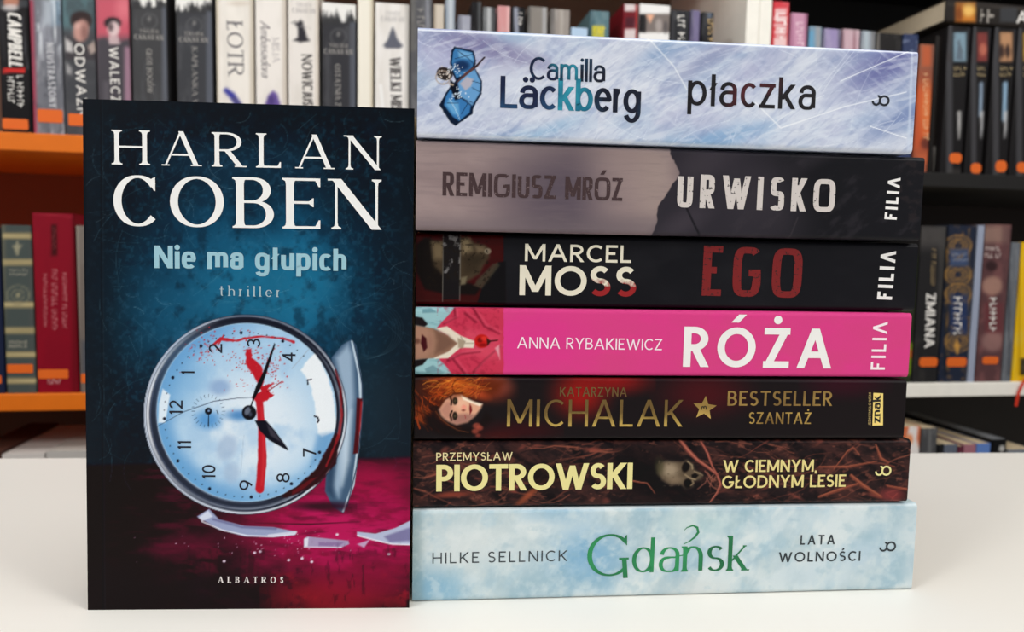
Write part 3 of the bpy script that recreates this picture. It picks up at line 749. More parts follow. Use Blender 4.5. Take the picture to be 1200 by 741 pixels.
# --- black book with the face under tape
def art(P):
    P.mix(sstep(.4, .8, P.noise(80, 40, 15)), (36, 36, 40), .6)
    P.rect(478, 265, 590, 364, (60, 8, 13), .7); P.mix(sstep(.45, .8, P.noise(10, 6, 16, 15)) * (P.X < 590), (44, 6, 12), .6); P.rect(478, 340, 590, 364, (58, 8, 12), 6, .7)
    z = Z(480, 260, 3.9)
    P.poly(z((30, 105), (70, 70), (130, 90), (150, 200), (240, 270), (330, 300), (300, 335), (160, 330), (70, 310), (30, 230)), (22, 18, 17), 2.5)       # hair and neck side
    P.poly(z((100, 90), (230, 75), (260, 65), (300, 95), (345, 105), (368, 125), (365, 165), (340, 200), (320, 240), (250, 285), (170, 260), (110, 200)), (70, 58, 44), 3.4)
    P.poly(z((100, 90), (160, 95), (155, 170), (110, 170)), (122, 106, 80), 5, .75); P.poly(z((235, 80), (275, 75), (285, 130), (245, 150)), (146, 130, 100), 4.5, .75); P.poly(z((300, 110), (340, 115), (345, 135), (310, 140)), (126, 108, 84), 3.4, .7)
    P.ell(*z((357, 135))[0], 4, 3.4, (150, 140, 120), 1, .7); P.poly(z((240, 160), (330, 160), (310, 230), (250, 240)), (50, 41, 31), 6, .75); P.ell(*z((300, 170))[0], 14, 5, (48, 40, 30), 4, .6)
    P.poly(z((152, 50), (232, 60), (228, 355), (150, 355)), (26, 24, 26), .8, .93); P.mix(sstep(.56, .7, P.noise(6, 9, 19)) * (P.X > 519) * (P.X < 539) * (P.Y < 320), (140, 138, 138), .7)
    P.line(z((153, 45), (151, 365)), .7, (120, 116, 108), .5, .7); P.line(z((232, 55), (228, 360)), .9, (150, 146, 138), .5, .7)
    P.poly(z((235, 255), (262, 250), (255, 285), (232, 290)), (120, 110, 88), 1.6, .8); P.poly(z((330, 300), (405, 185), (440, 180), (440, 380), (310, 370)), (20, 19, 21), 1.2)
    P.poly(z((290, 290), (400, 185), (412, 200), (330, 305)), (66, 60, 48), 1.8, .8); P.poly(z((300, 270), (380, 190), (400, 190), (320, 300)), (66, 60, 48), 2, .7)
    P.mix(sstep(.6, .72, P.noise(3.5, 3.5, 29, 0, 3)) * (P.X < 575) * (P.X > 500) * (P.Y < 335), (30, 24, 18), .6)
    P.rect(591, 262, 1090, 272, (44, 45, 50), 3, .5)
ego.art(art, (26, 26, 30), 1.0, rough=.4)
MC = S(.165, .15, sp=.13)
lettering(ego, 'MARCEL', MC, (615, 306.2), (739.5, 308.2), 20, M((232, 226, 206), .45, .3), 'author_lettering')
lettering(ego, 'MO', S(.19, .17, sp=.1), (608.5, 346), (687, 347), 34.5, M((232, 226, 206), .45, .3), 'author_lettering')
lettering(ego, 'SS', S(.19, .17, sp=.14), (690.5, 347), (745, 348), 34.5, M_dip((232, 226, 206), (150, 24, 28), .0088, .0112), 'author_lettering', 'cream letters bloodied at the bottom')
lettering(ego, 'EGO', S(.175, .13, n=4, sp=.34), (822, 346.5), (938, 349.5), 56, M_two((122, 22, 24), (46, 20, 22), 800, .57, .66, .45, .3, 5, name='worn_ink'), 'title_lettering')
lettering(ego, 'FILIΛ', S(.2, .2, sp=.26), (1045, 351.5), (1050, 294.5), 18.5, WHITE_INK, 'publisher_mark')

# --- pink book
def art(P):
    P.mix(sstep(.4, .7, P.noise(60, 30, 22)), (212, 70, 128), .6); P.mix(sstep(.5, .8, P.noise(20, 12, 23)), (224, 60, 140), .4); P.ell(620, 400, 60, 30, (222, 52, 142), 25, .5)
    P.rect(480, 352, 585.6, 446, (150, 192, 198), .6); P.mix(sstep(.45, .7, P.noise(24, 6, 24)) * (P.X < 530), (110, 156, 166), .6)
    z = Z(480, 340, 4)
    P.poly(z((60, 90), (100, 85), (130, 105), (60, 108)), (96, 140, 152), 1, .8); P.poly(z((70, 370), (110, 352), (150, 380), (80, 388)), (104, 142, 152), 1, .8)
    P.poly(z((215, 82), (440, 82), (440, 400), (200, 395), (140, 325), (225, 255), (125, 180), (170, 130)), (198, 54, 82), 1, 1, 1, 6)
    P.mix(sstep(.45, .75, P.noise(6, 4, 25, 30)) * (P.X > 512) * (P.X < 585), (158, 34, 60), .55); P.poly(z((270, 180), (420, 220), (420, 330), (260, 300), (220, 260)), (214, 76, 100), 6, .7)
    for a in (((210, 90), (215, 130), (160, 160)), ((300, 90), (350, 170), (420, 205)), ((260, 110), (310, 150)), ((300, 385), (350, 330), (425, 265)), ((200, 320), (260, 395)), ((180, 330), (240, 300), (330, 290))): P.line(z(*a), [2.4, 1.8, 1.2][:len(a)], (110, 20, 40), 1.8, .75); P.line(z(*[(x + 10, y - 8) for x, y in a]), [1.6] * len(a), (222, 96, 118), 2, .45)
    P.poly(z((122, 180), (175, 170), (240, 215), (305, 240), (300, 272), (240, 270), (180, 320), (120, 322), (100, 310), (200, 255), (180, 215)), (226, 214, 196), 1); P.poly(z((225, 225), (262, 240), (250, 275), (228, 270)), (150, 132, 110), 1.4, .8); P.line(z((240, 220), (262, 250), (300, 250)), .9, (150, 136, 118), .7)
    P.poly(z((0, 160), (110, 180), (180, 215), (225, 250), (180, 290), (110, 320), (0, 330)), (150, 112, 92), 1.2); P.poly(z((115, 185), (180, 215), (215, 250), (160, 290), (120, 300), (130, 240)), (104, 74, 62), 4, .7)
    P.poly(z((20, 170), (80, 175), (112, 205), (112, 275), (80, 310), (20, 325)), (168, 126, 106), 4, .8); P.poly(z((58, 208), (78, 226), (84, 270), (66, 290), (52, 250)), (64, 18, 24), 1.2); P.ell(*z((34, 240))[0], 4, 3, (92, 56, 46), 2, .8); P.ell(*z((95, 245))[0], 3, 8, (150, 108, 92), 3, .7)
    P.poly(z((15, 122), (60, 130), (85, 160), (70, 172), (15, 162)), (26, 20, 22), 1.2); P.poly(z((15, 330), (50, 325), (84, 322), (62, 350), (15, 366)), (26, 20, 22), 1.2)
    P.ell(*z((338, 240))[0], 8.5, 8, (190, 28, 26), 1.2); P.ell(*z((330, 235))[0], 3, 3, (116, 10, 14), 1.2, .9); P.ell(*z((350, 228))[0], 4, 2.6, (220, 54, 44), 1.2, .8); P.ell(*z((344, 258))[0], 5, 2, (130, 14, 18), 1, .8)
    P.line(z((372, 240), (412, 236)), 1.6, (70, 18, 24), .8); P.poly(z((360, 225), (382, 240), (365, 262)), (54, 26, 22), 1); P.poly(z((400, 272), (420, 256), (424, 326)), (230, 170, 180), 1.4, .8)
roz.art(art, (216, 66, 134), 1.0, rough=.45)
lettering(roz, 'ANNA RYBAKIEWICZ', S(.12, .11, sp=.13), (606, 408.2), (775.5, 410.6), 13, M((250, 226, 238), .45, .3), 'author_lettering')
lettering(roz, 'RÓŻA', S(.19, .165, sp=.2), (800, 430), (973.5, 432), 45.5, WHITE_INK, 'title_lettering')
lettering(roz, 'FILIΛ', S(.16, .16, sp=.26), (1036.7, 433.5), (1040.2, 377.5), 17.5, M((250, 232, 240), .45, .3), 'publisher_mark')

# --- near-black book with gold foil
def art(P):
    z = Z(480, 430, 7.8)
    P.ell(680, 462, 26, 22, (150, 26, 22), 20, .95); P.ell(720, 448, 34, 12, (140, 24, 24), 11, .85); P.ell(825, 462, 42, 22, (78, 20, 26), 20, .8); P.ell(990, 450, 40, 14, (58, 16, 30), 12, .7); P.ell(610, 505, 40, 10, (60, 16, 20), 9, .7)
    P.ell(*z((330, 200))[0], 30, 16, (120, 40, 16), 12, .8); P.ell(*z((700, 190))[0], 26, 14, (150, 54, 34), 10, .75, 10); P.ell(*z((820, 170))[0], 14, 9, (132, 66, 54), 8, .7)
    P.poly(z((150, 330), (200, 200), (330, 120), (470, 100), (600, 130), (760, 110), (860, 140), (820, 230), (700, 300), (560, 270), (400, 230), (270, 330), (180, 470)), (96, 36, 16), 7, .9); P.poly(z((40, 380), (90, 330), (140, 420), (150, 520), (80, 500)), (150, 62, 24), 5, .85)
    P.ell(*z((480, 190))[0], 16, 7, (236, 130, 40), 6, .7, 10); P.ell(*z((390, 150))[0], 12, 6, (206, 92, 30), 5, .7, -20); P.ell(*z((610, 240))[0], 14, 5, (190, 76, 40), 4, .7, 20); P.poly(z((150, 420), (220, 330), (270, 380), (280, 470), (340, 530), (300, 560), (200, 520)), (28, 16, 14), 5, .9)
    R = random.Random(3)
    for k in range(170):
        x, y = R.uniform(230, 760), R.uniform(80, 260); t = R.uniform(-.9, .9); pts = []
        for j in range(5): pts.append((x, y)); x += 34 * math.cos(t) * -1; y += 26 * math.sin(t) + 10; t += R.uniform(-.7, .7)
        P.line(z(*pts), R.uniform(.4, 1.2), R.choice([(206, 92, 28), (170, 62, 22), (236, 150, 56), (110, 34, 14), (180, 70, 30), (70, 24, 12)]), .6, R.uniform(.2, .65))
    for k in range(60):
        x, y = R.uniform(40, 250), R.uniform(200, 520); pts = []; t = R.uniform(.6, 1.6)
        for j in range(5): pts.append((x, y)); x += 30 * math.cos(t); y += 26 * math.sin(t); t += R.uniform(-.3, .2)
        P.line(z(*pts), R.uniform(.6, 1.6), R.choice([(180, 70, 26), (110, 38, 16), (60, 22, 14), (40, 18, 14)]), .6, R.uniform(.4, .9))
    P.poly(z((140, 470), (240, 370), (360, 540), (560, 560), (640, 520), (700, 420), (760, 480), (560, 640), (300, 620), (150, 560)), (24, 14, 14), 5, .9)
    P.poly(z((270, 390), (330, 290), (400, 255), (470, 260), (540, 300), (610, 330), (665, 345), (650, 385), (600, 450), (530, 505), (430, 530), (350, 500), (290, 450)), (222, 166, 136), 2.2)
    P.poly(z((270, 400), (330, 320), (390, 320), (380, 480), (320, 480)), (172, 118, 104), 4, .7); P.ell(*z((480, 340))[0], 7, 6, (240, 190, 160), 4, .7); P.poly(z((400, 440), (520, 430), (600, 440), (530, 505), (430, 528), (370, 500)), (150, 104, 96), 3, .8)
    P.poly(z((470, 262), (540, 300), (600, 325), (665, 340), (640, 360), (560, 330), (490, 300)), (250, 236, 214), 1.4)
    P.line(z((372, 275), (382, 310), (380, 345)), 2.2, (44, 24, 20), .7); P.line(z((388, 405), (370, 440), (382, 490)), 2, (40, 22, 18), .7)
    P.ell(*z((415, 312))[0], 3, 4.6, (44, 34, 26), .9); P.ell(*z((416, 312))[0], 1.4, 1.6, (70, 62, 44), .6); P.ell(*z((414, 450))[0], 3, 5, (40, 30, 24), .9); P.ell(*z((415, 450))[0], 1.4, 1.8, (66, 58, 42), .6)
    P.ell(*z((497, 370))[0], 3, 3, (236, 150, 130), 1.6, .9); P.ell(*z((492, 398))[0], 2.2, 1.2, (120, 54, 46), .8, .8); P.poly(z((550, 335), (566, 365), (572, 400), (552, 438), (546, 385)), (116, 26, 30), .9); P.line(z((505, 440), (512, 470)), .8, (150, 30, 36), .6, .7)
    P.line(z((225, 380), (250, 450), (310, 510), (380, 545), (470, 560)), [4, 5, 4, 3, 1.5], (46, 22, 16), 1.6, .9); P.line(z((240, 410), (290, 480), (360, 535), (440, 580), (540, 600)), [1, 1.4, 1.2, 1, .7], (150, 80, 46), .8, .55); P.poly(z((330, 290), (420, 250), (500, 268), (440, 275), (380, 300)), (120, 56, 30), 2.5, .6); P.line(z((270, 370), (320, 300), (400, 250), (480, 240)), 2, (70, 26, 16), 1, .8)
    for x, y, r in ((612, 540, 3.4), (640, 560, 3), (627, 628, 2.2), (600, 590, 3)): P.ell(*z((x, y))[0], r * 1.3, r, (170, 76, 60), 1.6, .75)
    P.ell(*z((800, 640))[0], 20, 6, (70, 20, 20), 6, .7)
mic.art(art, (27, 22, 24), 1.0, rough=.4)
GOLD = M_two((122, 92, 42), (206, 172, 92), 26, .38, .64, .3, .5, 2, (1, .2, 3), .45, 'gold_foil')
FOIL = M_dip((104, 80, 36), (206, 174, 88), .004, .0115, 260, .35)
GOLD2 = M_two((104, 78, 40), (160, 128, 66), 26, .4, .6, .32, .5, 2, (1, .2, 3), .4, 'gold_foil')
lettering(mic, 'KATARZYNA', S(.14, .11, sp=.14), (656, 464.6), (734.5, 465), 10.8, GOLD2, 'author_lettering', 'dull gold foil lettering')
lettering(mic, 'MICHALAK', S(.115, .085, sp=.16), (594, 500), (799, 500), 31.5, FOIL, 'author_lettering', 'gold foil lettering')
cx, cy = 825.6, 478.5
star = [(cx + r * math.sin(math.radians(a + 6)), cy - r * math.cos(math.radians(a + 6))) for k in range(5) for r, a in ((14.5, 72 * k), (6.4, 72 * k + 36))]
decal(mic, [star], GOLD, 'star', label='gold foil star')
lettering(mic, '3', S(.2, .2), (828.2, 481), (828.2, 475.5), 7, M((60, 46, 22), .4), 'star_mark')
lettering(mic, 'BESTSELLER', S(.16, .12, sp=.14), (852.3, 475.6), (974.7, 475.8), 16.8, GOLD2, 'series_lettering', 'dull gold foil lettering')
lettering(mic, 'SZANTAŻ', S(.15, .11, sp=.15), (877, 496.8), (950, 497), 13.3, GOLD, 'title_lettering', 'gold foil lettering')
YEL = M((240, 212, 122), .45, .3)
decal(mic, [[(1022.2, 499), (1034.6, 498.6), (1034.9, 461.2), (1023.4, 460.6)]], YEL, 'publisher_mark', label='yellow publisher mark')
lettering(mic, 'znak', S(.26, .13, serif=.08, sp=.06, xh=.72), (1031.4, 495.6), (1031.8, 463.4), 10, M((24, 20, 18), .5), 'publisher_lettering')
lettering(mic, 'JEDNYMSŁOWEM', S(.14, .14, sp=.2), (1020.4, 498.6), (1020.8, 460.4), 3.2, M((196, 172, 110), .5), 'publisher_lettering')

# --- roots and skull book
def art(P):
    P.mix(sstep(.38, .68, P.noise(26, 12, 33, 12)), (66, 40, 38), .9); P.mix(sstep(.55, .78, P.noise(18, 6, 34, -24)), (98, 56, 48), .8); P.mix(sstep(.5, .75, P.noise(20, 7, 35, 32)), (18, 15, 18), .8)
    P.mix(sstep(.62, .75, P.noise(9, 5, 36, 10)), (132, 76, 62), .6)
    R = random.Random(12)
    for k in range(210):
        x, y = R.uniform(480, 1068), R.uniform(512, 600); t = R.choice([R.uniform(-.7, .5), R.uniform(2.2, 3.6)]); pts = []
        n = R.uniform(5, 14)
        for j in range(6): pts.append((x, y)); x += n * math.cos(t); y += n * .7 * math.sin(t); t += R.uniform(-.5, .5)
        P.line(pts, R.uniform(.7, 2.6), R.choice([(120, 62, 52), (88, 48, 42), (150, 84, 66), (60, 36, 34), (42, 28, 28), (30, 22, 24), (130, 70, 56)]), .8, R.uniform(.35, .85), taper=True)
    for k in range(26):
        P.ell(R.uniform(485, 1060), R.choice([R.uniform(516, 530), R.uniform(576, 592), R.uniform(516, 592)]), R.uniform(3, 9), R.uniform(1, 3), (148, 72, 60), 2, R.uniform(.3, .7), R.uniform(-40, 40))
    P.ell(530, 580, 22, 3, (150, 66, 50), 2.5, .8, -4); P.ell(620, 580, 20, 3.5, (164, 80, 52), 3, .8, -40); P.ell(1045, 580, 14, 8, (150, 60, 60), 6, .7)
    P.ell(775, 560, 52, 30, (17, 15, 18), 18, .95); P.ell(640, 558, 26, 14, (24, 17, 17), 10, .7); P.ell(735, 545, 16, 26, (16, 14, 17), 10, .7)
    z = Z(730, 500, 7.06)
    P.poly(z((285, 320), (340, 285), (420, 295), (490, 290), (530, 280), (575, 310), (600, 360), (640, 385), (660, 410), (640, 440), (590, 455), (580, 495), (520, 510), (470, 480), (400, 490), (320, 440), (290, 390)), (94, 80, 64), 3, 1, 1.2, 5)
    P.ell(*z((390, 360))[0], 9, 8, (170, 152, 128), 6, .8); P.ell(*z((430, 440))[0], 8, 4, (140, 120, 98), 4, .7); P.ell(*z((300, 330))[0], 5, 9, (62, 60, 40), 4, .6); P.mix(sstep(.55, .7, P.noise(4, 4, 44)) * (P.X > 772) * (P.X < 802) * (P.Y > 540) * (P.Y < 570), (96, 82, 66), .5)
    P.ell(*z((520, 335))[0], 4.4, 6.4, (20, 15, 15), 1.4, 1, 20); P.ell(*z((537, 472))[0], 5, 5.6, (18, 14, 14), 1.4); P.poly(z((565, 400), (600, 385), (628, 405), (600, 430), (570, 425)), (20, 15, 15), 1)
    P.line(z((535, 290), (572, 320), (575, 350)), 1.6, (170, 148, 116), .8, .8); P.line(z((515, 400), (560, 430), (600, 440)), 1.5, (164, 142, 112), .8, .8); P.line(z((560, 490), (585, 470), (575, 450)), 1.4, (150, 128, 100), .8, .8); P.line(z((590, 370), (640, 390), (660, 405)), 1.3, (160, 136, 106), .8, .7)
    for pts, w_, c in ((((480, 120), (540, 200), (620, 280), (720, 350), (780, 400), (810, 480), (780, 550), (720, 630)), [4, 5, 4, 3.4, 3, 3, 2.4, 1.6], (138, 72, 62)), (((650, 130), (700, 220), (740, 330), (780, 400)), [2.4, 3, 2.4, 2], (134, 66, 58)),
                      (((680, 370), (720, 420), (770, 450)), [1.2, 1, .8], (120, 70, 60)), (((690, 430), (740, 500), (790, 530)), [1, 1, .8], (116, 66, 56)), (((620, 520), (680, 470), (720, 410)), [.8, 1, .8], (110, 66, 58)), (((70, 450), (150, 465), (200, 470), (240, 520), (265, 555)), [1.8, 1.6, 1.3, 1, .6], (120, 62, 48)), (((700, 380), (740, 440), (720, 500)), [.9, .9, .7], (120, 72, 60)), (((750, 400), (720, 440), (750, 460), (770, 420)), [.8] * 4, (124, 76, 62))):
        P.line(z(*pts), w_, c, .8, .95); P.line([(x - .4, y - .7) for x, y in z(*pts)], [q * .35 for q in w_], (214, 128, 104), .6, .6)
    z = Z(780, 520, 4)
    for pts, w_ in ((((720, 110), (850, 110), (990, 85)), [2, 3, 1.4]), (((790, 120), (850, 40), (880, 20), (910, 55)), [1.2, 2, 1.6, 1]), (((870, 150), (930, 200), (1010, 250)), [4, 5, 3]), (((720, 250), (820, 215), (900, 190)), [3, 4, 2]), (((985, 5), (1010, 70), (1045, 90)), [2, 4, 2]), (((1040, 200), (1130, 215)), [2, 3])):
        P.line(z(*pts), w_, (128, 66, 50), 1, .85); P.line([(x, y - .8) for x, y in z(*pts)], [q * .3 for q in w_], (190, 108, 80), .6, .6)
pio.art(art, (33, 25, 27), .9, rough=.42)
CREAM = M((232, 222, 152), .45, .3)
lettering(pio, 'PRZEMYSŁAW', S(.14, .13, sp=.15), (511.2, 540.4), (600.6, 539.4), 9.8, M((226, 212, 160), .45, .3), 'author_lettering')
lettering(pio, 'PIOTROWSKI', S(.2, .17, sp=.04), (511.2, 576.2), (740.8, 573), 31.4, CREAM, 'author_lettering')
lettering(pio, 'W CIEMNYM,', S(.17, .15, sp=.1), (847, 553.6), (957, 552.8), 14, M((228, 212, 140), .45, .3), 'title_lettering')
lettering(pio, 'GŁODNYM LESIE', S(.17, .15, sp=.1), (845.8, 572.5), (990.7, 570.6), 14.4, M((228, 212, 140), .45, .3), 'title_lettering')
lettering(pio, '∞', S(.18, .18), (1025, 557.8), (1044, 557.6), 11.5, CREAM, 'publisher_mark')

# --- sky-blue book
def art(P):
    P.mix(sstep(.4, .62, P.noise(90, 60, 41, -60)), (158, 190, 206), .75); P.mix(sstep(.48, .68, P.noise(60, 36, 42, -50)), (222, 232, 234), .9); P.mix(sstep(.5, .72, P.noise(34, 20, 43, -60)), (168, 200, 216), .5); P.mix(sstep(.5, .8, P.noise(14, 6, 45, -65)), (210, 224, 230), .4)
    for cx, cy, rx, ry, c, a in ((690, 650, 40, 30, (110, 166, 206), .7), (505, 690, 40, 20, (128, 178, 208), .7), (655, 600, 40, 12, (130, 176, 206), .6), (560, 645, 70, 24, (226, 232, 232), .7), (820, 615, 40, 14, (178, 208, 214), .7), (800, 615, 14, 20, (222, 230, 228), .6), (810, 690, 40, 10, (216, 222, 222), .6), (1035, 625, 30, 24, (176, 202, 216), .55), (960, 670, 60, 20, (198, 216, 226), .6), (950, 610, 60, 14, (212, 226, 232), .6), (1010, 650, 30, 14, (190, 212, 228), .5)):
        P.ell(cx, cy, rx, ry, c, ry * .9, a)
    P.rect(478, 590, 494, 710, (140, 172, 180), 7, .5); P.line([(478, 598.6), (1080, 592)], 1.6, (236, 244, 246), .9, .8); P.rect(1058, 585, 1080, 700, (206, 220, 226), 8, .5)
def sky(P, base=art):
    base(P); P.mix(sstep(.5, .72, P.noise(16, 14, 47)), (226, 234, 234), .4); P.mix(sstep(.55, .8, P.noise(12, 10, 48)), (158, 190, 204), .35); P.mix(sstep(.5, .8, P.noise(7, 6, 49, 0, 3)), (214, 226, 228), .2)
gd.art(sky, (194, 211, 216), 1.0, rough=.42)
DG = M((58, 66, 72), .45, .3)
lettering(gd, 'HILKE SELLNICK', S(.115, .11, sp=.26), (506.7, 660.7), (664.6, 657.6), 13, DG, 'author_lettering')
GREEN = M_two((26, 104, 64), (44, 146, 88), 30, .4, .65, .45, .3, 3)
gs = S(.1, .035, serif=.0, sp=.1, xh=.72)
lettering(gd, 'G', S(.11, .045, serif=.09, sp=.1), (688, 676.5), (736.5, 674.5), 50, GREEN, 'title_lettering')
lettering(gd, 'da', S(.115, .045, serif=.0, sp=.13, xh=.72), (740, 671), (796, 670.6), 41, GREEN, 'title_lettering')
lettering(gd, 'nsk', S(.12, .045, serif=.045, sp=.1, xh=.72), (799.5, 670.2), (875.5, 668.6), 41, GREEN, 'title_lettering')
def swash(pts, ws):
    out = []
    A = np.array(pts, float); t = np.gradient(A, axis=0); t /= np.hypot(t[:, 0], t[:, 1])[:, None]; n = np.stack([-t[:, 1], t[:, 0]], 1) * (np.array(ws) / 2)[:, None]
    for i in range(len(A) - 1): out.append([tuple(A[i] + n[i]), tuple(A[i] - n[i]), tuple(A[i + 1] - n[i + 1]), tuple(A[i + 1] + n[i + 1])])
    return out
decal(gd, swash([(801, 638), (808, 634.5), (814, 630), (818.3, 624), (817, 618.5), (812, 616), (805, 618.5), (802, 621.5)], [.6, 1.4, 2.2, 3, 3, 2, 1, .6]) +
      swash([(776, 656), (790, 653), (804, 650), (808, 645), (803, 642)], [.8, 1, 1.2, 1.2, .7]), GREEN, 'title_swash')
INKS = M((44, 52, 58), .45, .3)
lettering(gd, 'LATA', S(.165, .15, sp=.3), (937.6, 638.6), (978, 638), 11, INKS, 'title_lettering')
lettering(gd, 'WOLNOŚCI', S(.165, .15, sp=.22), (912.2, 659), (1007.8, 657.4), 11.4, INKS, 'title_lettering')
lettering(gd, '∞', S(.18, .18), (1030, 646.8), (1049.6, 646.2), 11.5, INKS, 'publisher_mark')

# ------------------------------------------------------------------ the standing thriller
cx_, cy_ = W(-.16517, .27244)
cob = Book('front', (cx_, cy_, 0), .05259 - BETA, .19930 * math.cos(.03517), .0235, .12607, (22, 28, 36), r=.0004, shear=math.tan(.03517), t=.0003, inset=.0006)
tag(cob.root, 'dark blue and crimson thriller with a broken alarm clock on its cover, standing upright', 'book')
def art(P):
    X, Y = P.X, P.Y
    n = P.noise(60, 60, 81); g = np.exp(-(((X - 300) / 130) ** 2 + ((Y - 350) / 130) ** 2)); g = g * (.55 + .8 * n)
    P.mix(sstep(.0, .5, g), (16, 52, 76)); P.mix(sstep(.3, .95, g), (26, 100, 138)); P.ell(215, 370, 80, 60, (24, 86, 118), 50, .5); P.ell(330, 335, 70, 40, (30, 112, 146), 36, .5); P.ell(270, 190, 90, 20, (24, 58, 84), 18, .5)
    P.mix(sstep(.45, .75, P.noise(14, 14, 82)), (12, 30, 46), .5); P.mix(sstep(.5, .8, P.noise(5, 5, 83, 0, 3)), (52, 110, 142), .22 * 1.0)
    P.rect(430, 440, 490, 550, (20, 30, 40), 22, .8); P.rect(90, 500, 170, 548, (14, 22, 30), 26, .8); P.ell(440, 470, 40, 60, (30, 52, 66), 30, .5)
    P.mix((sstep(545, 538, Y + 0 * X) * sstep(160, 100, X)), (20, 27, 35), .8); P.mix(sstep(435, 485, X) * (Y < 540), (20, 30, 40), .75); P.mix(sstep(165, 122, Y), (15, 22, 28), .8)
    edge = 541 + (300 - X) * .025
    fl = sstep(-3, 3, Y - edge)
    P.mix(fl, (30, 10, 20)); gr = np.exp(-(((X - 400) / 130) ** 2 + ((Y - 620) / 75) ** 2)) * (.6 + .7 * P.noise(30, 12, 84)); P.mix(fl * sstep(.1, .75, gr), (146, 14, 62)); P.mix(fl * sstep(.5, 1.0, gr), (190, 26, 92), .8)
    P.mix(fl * sstep(.48, .7, P.noise(26, 9, 85, 4)) * sstep(150, 260, X), (112, 14, 46), .6); P.mix(fl * sstep(.5, .72, P.noise(18, 12, 86)) * sstep(660, 685, Y) * sstep(250, 330, X), (176, 30, 44), .8); P.ell(440, 560, 70, 14, (176, 20, 70), 12, .6)
    P.mix(fl * sstep(270, 110, X + (Y - 600) * .25), (22, 11, 16), .88); P.mix(fl * sstep(.5, .75, P.noise(40, 8, 89)) * sstep(690, 640, Y) * sstep(110, 200, X), (84, 14, 40), .6); P.poly([(165, 645), (215, 622), (250, 632), (240, 650), (190, 655)], (96, 16, 44), 9, .6, 4, 9); P.mix(fl * sstep(640, 700, Y - (X - 200) * .12 + 40 * (P.noise(22, 14, 87) - .5)), (24, 16, 19), .88)
    P.ell(390, 700, 70, 20, (156, 24, 40), 14, .75); P.ell(430, 680, 50, 20, (134, 18, 52), 16, .6); P.mix(fl * sstep(.52, .66, P.noise(14, 10, 88)) * sstep(640, 670, Y) * sstep(300, 270, np.abs(X - 290) + 220), (30, 14, 24), .5)
    P.scratches(170, 5, (110, 130, 480, 540), (96, 150, 172), 8, 60, .4, .32, (0, 180), .5); P.scratches(40, 6, (110, 130, 480, 360), (150, 190, 204), 5, 30, .4, .4, (0, 180), .6)
    for q in range(5): P.ell(425 + 3 * q, 390 - q, 36, 32, (96, 140, 158), .5, .10, 0, .8)
    P.rect(90, 100, 101, 730, (16, 20, 26), 1, .8); P.line([(118, 110), (121, 720)], 1.2, (12, 16, 20), .8, .7); P.line([(120, 110), (123, 720)], .8, (40, 52, 60), .8, .35)
    z = Z(160, 350, 2.743)
    # bell behind, at the right
    P.poly(z((627, 190), (660, 150), (690, 132), (706, 150), (722, 250), (728, 340), (716, 480), (700, 600), (665, 690), (630, 670), (606, 620), (612, 520), (650, 380)), (66, 92, 120), 1.1)
    P.poly(z((640, 190), (680, 145), (694, 180), (700, 320), (670, 560), (650, 640), (625, 600), (650, 480), (668, 330)), (158, 182, 206), 5, .9); P.poly(z((660, 420), (690, 360), (684, 520), (660, 600)), (196, 214, 230), 6, .85); P.poly(z((612, 540), (640, 520), (632, 640), (610, 620)), (40, 62, 90), 4, .8)
    P.line(z((692, 138), (716, 240), (722, 340), (712, 480), (696, 600), (664, 684)), [2, 3.4, 3.6, 3.4, 3, 2], (186, 204, 220), .8); P.line(z((702, 150), (726, 280), (724, 400), (708, 540), (676, 670)), 1.3, (44, 62, 84), .7); P.poly(z((708, 320), (726, 322), (720, 400), (712, 498), (696, 500), (704, 420)), (74, 10, 18), 1, .95); P.poly(z((720, 330), (726, 332), (720, 420), (714, 440)), (160, 34, 40), .8, .8)
    P.ell(*z((600, 668))[0], 34, 5, (42, 8, 28), 4, .9); P.line(z((380, 722), (550, 726), (720, 718)), [.6, 2, .6], (70, 6, 34), .8, .9)
    # clock case: rings from the outside in
    cx, cy = 287.5, 486
    P.ell(cx, cy, 119.5, 117.2, (38, 44, 60), .9)
    an = np.arctan2(cy - Y, X - cx)                    # 0 right, +90 up
    d = np.hypot((X - cx) / 119.5, (Y - cy) / 117.2)
    ring = sstep(1.0, .992, d)
    lf = np.clip(np.cos(an - math.radians(195)), 0, 1); rt = np.clip(np.cos(an - math.radians(-20)), 0, 1); tp = np.clip(np.cos(an - math.radians(75)), 0, 1)
    P.mix(ring * sstep(.965, .985, d), (176, 190, 212), .3 + .7 * lf ** .5); P.mix(sstep(.028, .0, np.abs(d - .957)) * (lf ** .5), (236, 240, 248)); P.mix(sstep(.012, .0, np.abs(d - .93)) * lf ** .7, (70, 80, 104), .9); P.mix(sstep(.012, .0, np.abs(d - .978)) * rt ** .6, (206, 214, 226), .95)
    P.mix(sstep(.02, .0, np.abs(d - .935)) * rt, (170, 180, 196), .7); P.mix(sstep(.04, 0, np.abs(d - .95)) * tp ** 1.5, (20, 22, 34), .9); P.mix(sstep(.01, 0, np.abs(d - .985)) * tp, (120, 130, 150), .8); P.mix(sstep(.03, 0, np.abs(d - .955)) * np.clip(np.cos(an - math.radians(255)), 0, 1) ** 2, (40, 50, 72), .7)
    P.mix(ring * sstep(.975, .982, d) * (lf ** .35), (214, 222, 236), .85); P.mix(sstep(.009, 0, np.abs(d - .99)) * np.clip(lf, 0, 1), (120, 130, 150), .7)
    lr = np.clip(np.cos(an - math.radians(-40)), 0, 1) ** .8
    P.mix(sstep(.014, 0, np.abs(d - .985)) * lr, (222, 228, 238), .9); P.mix(sstep(.012, 0, np.abs(d - .945)) * lr, (150, 160, 178), .8); P.mix(sstep(.01, 0, np.abs(d - .962)) * lr, (24, 26, 38), .8)
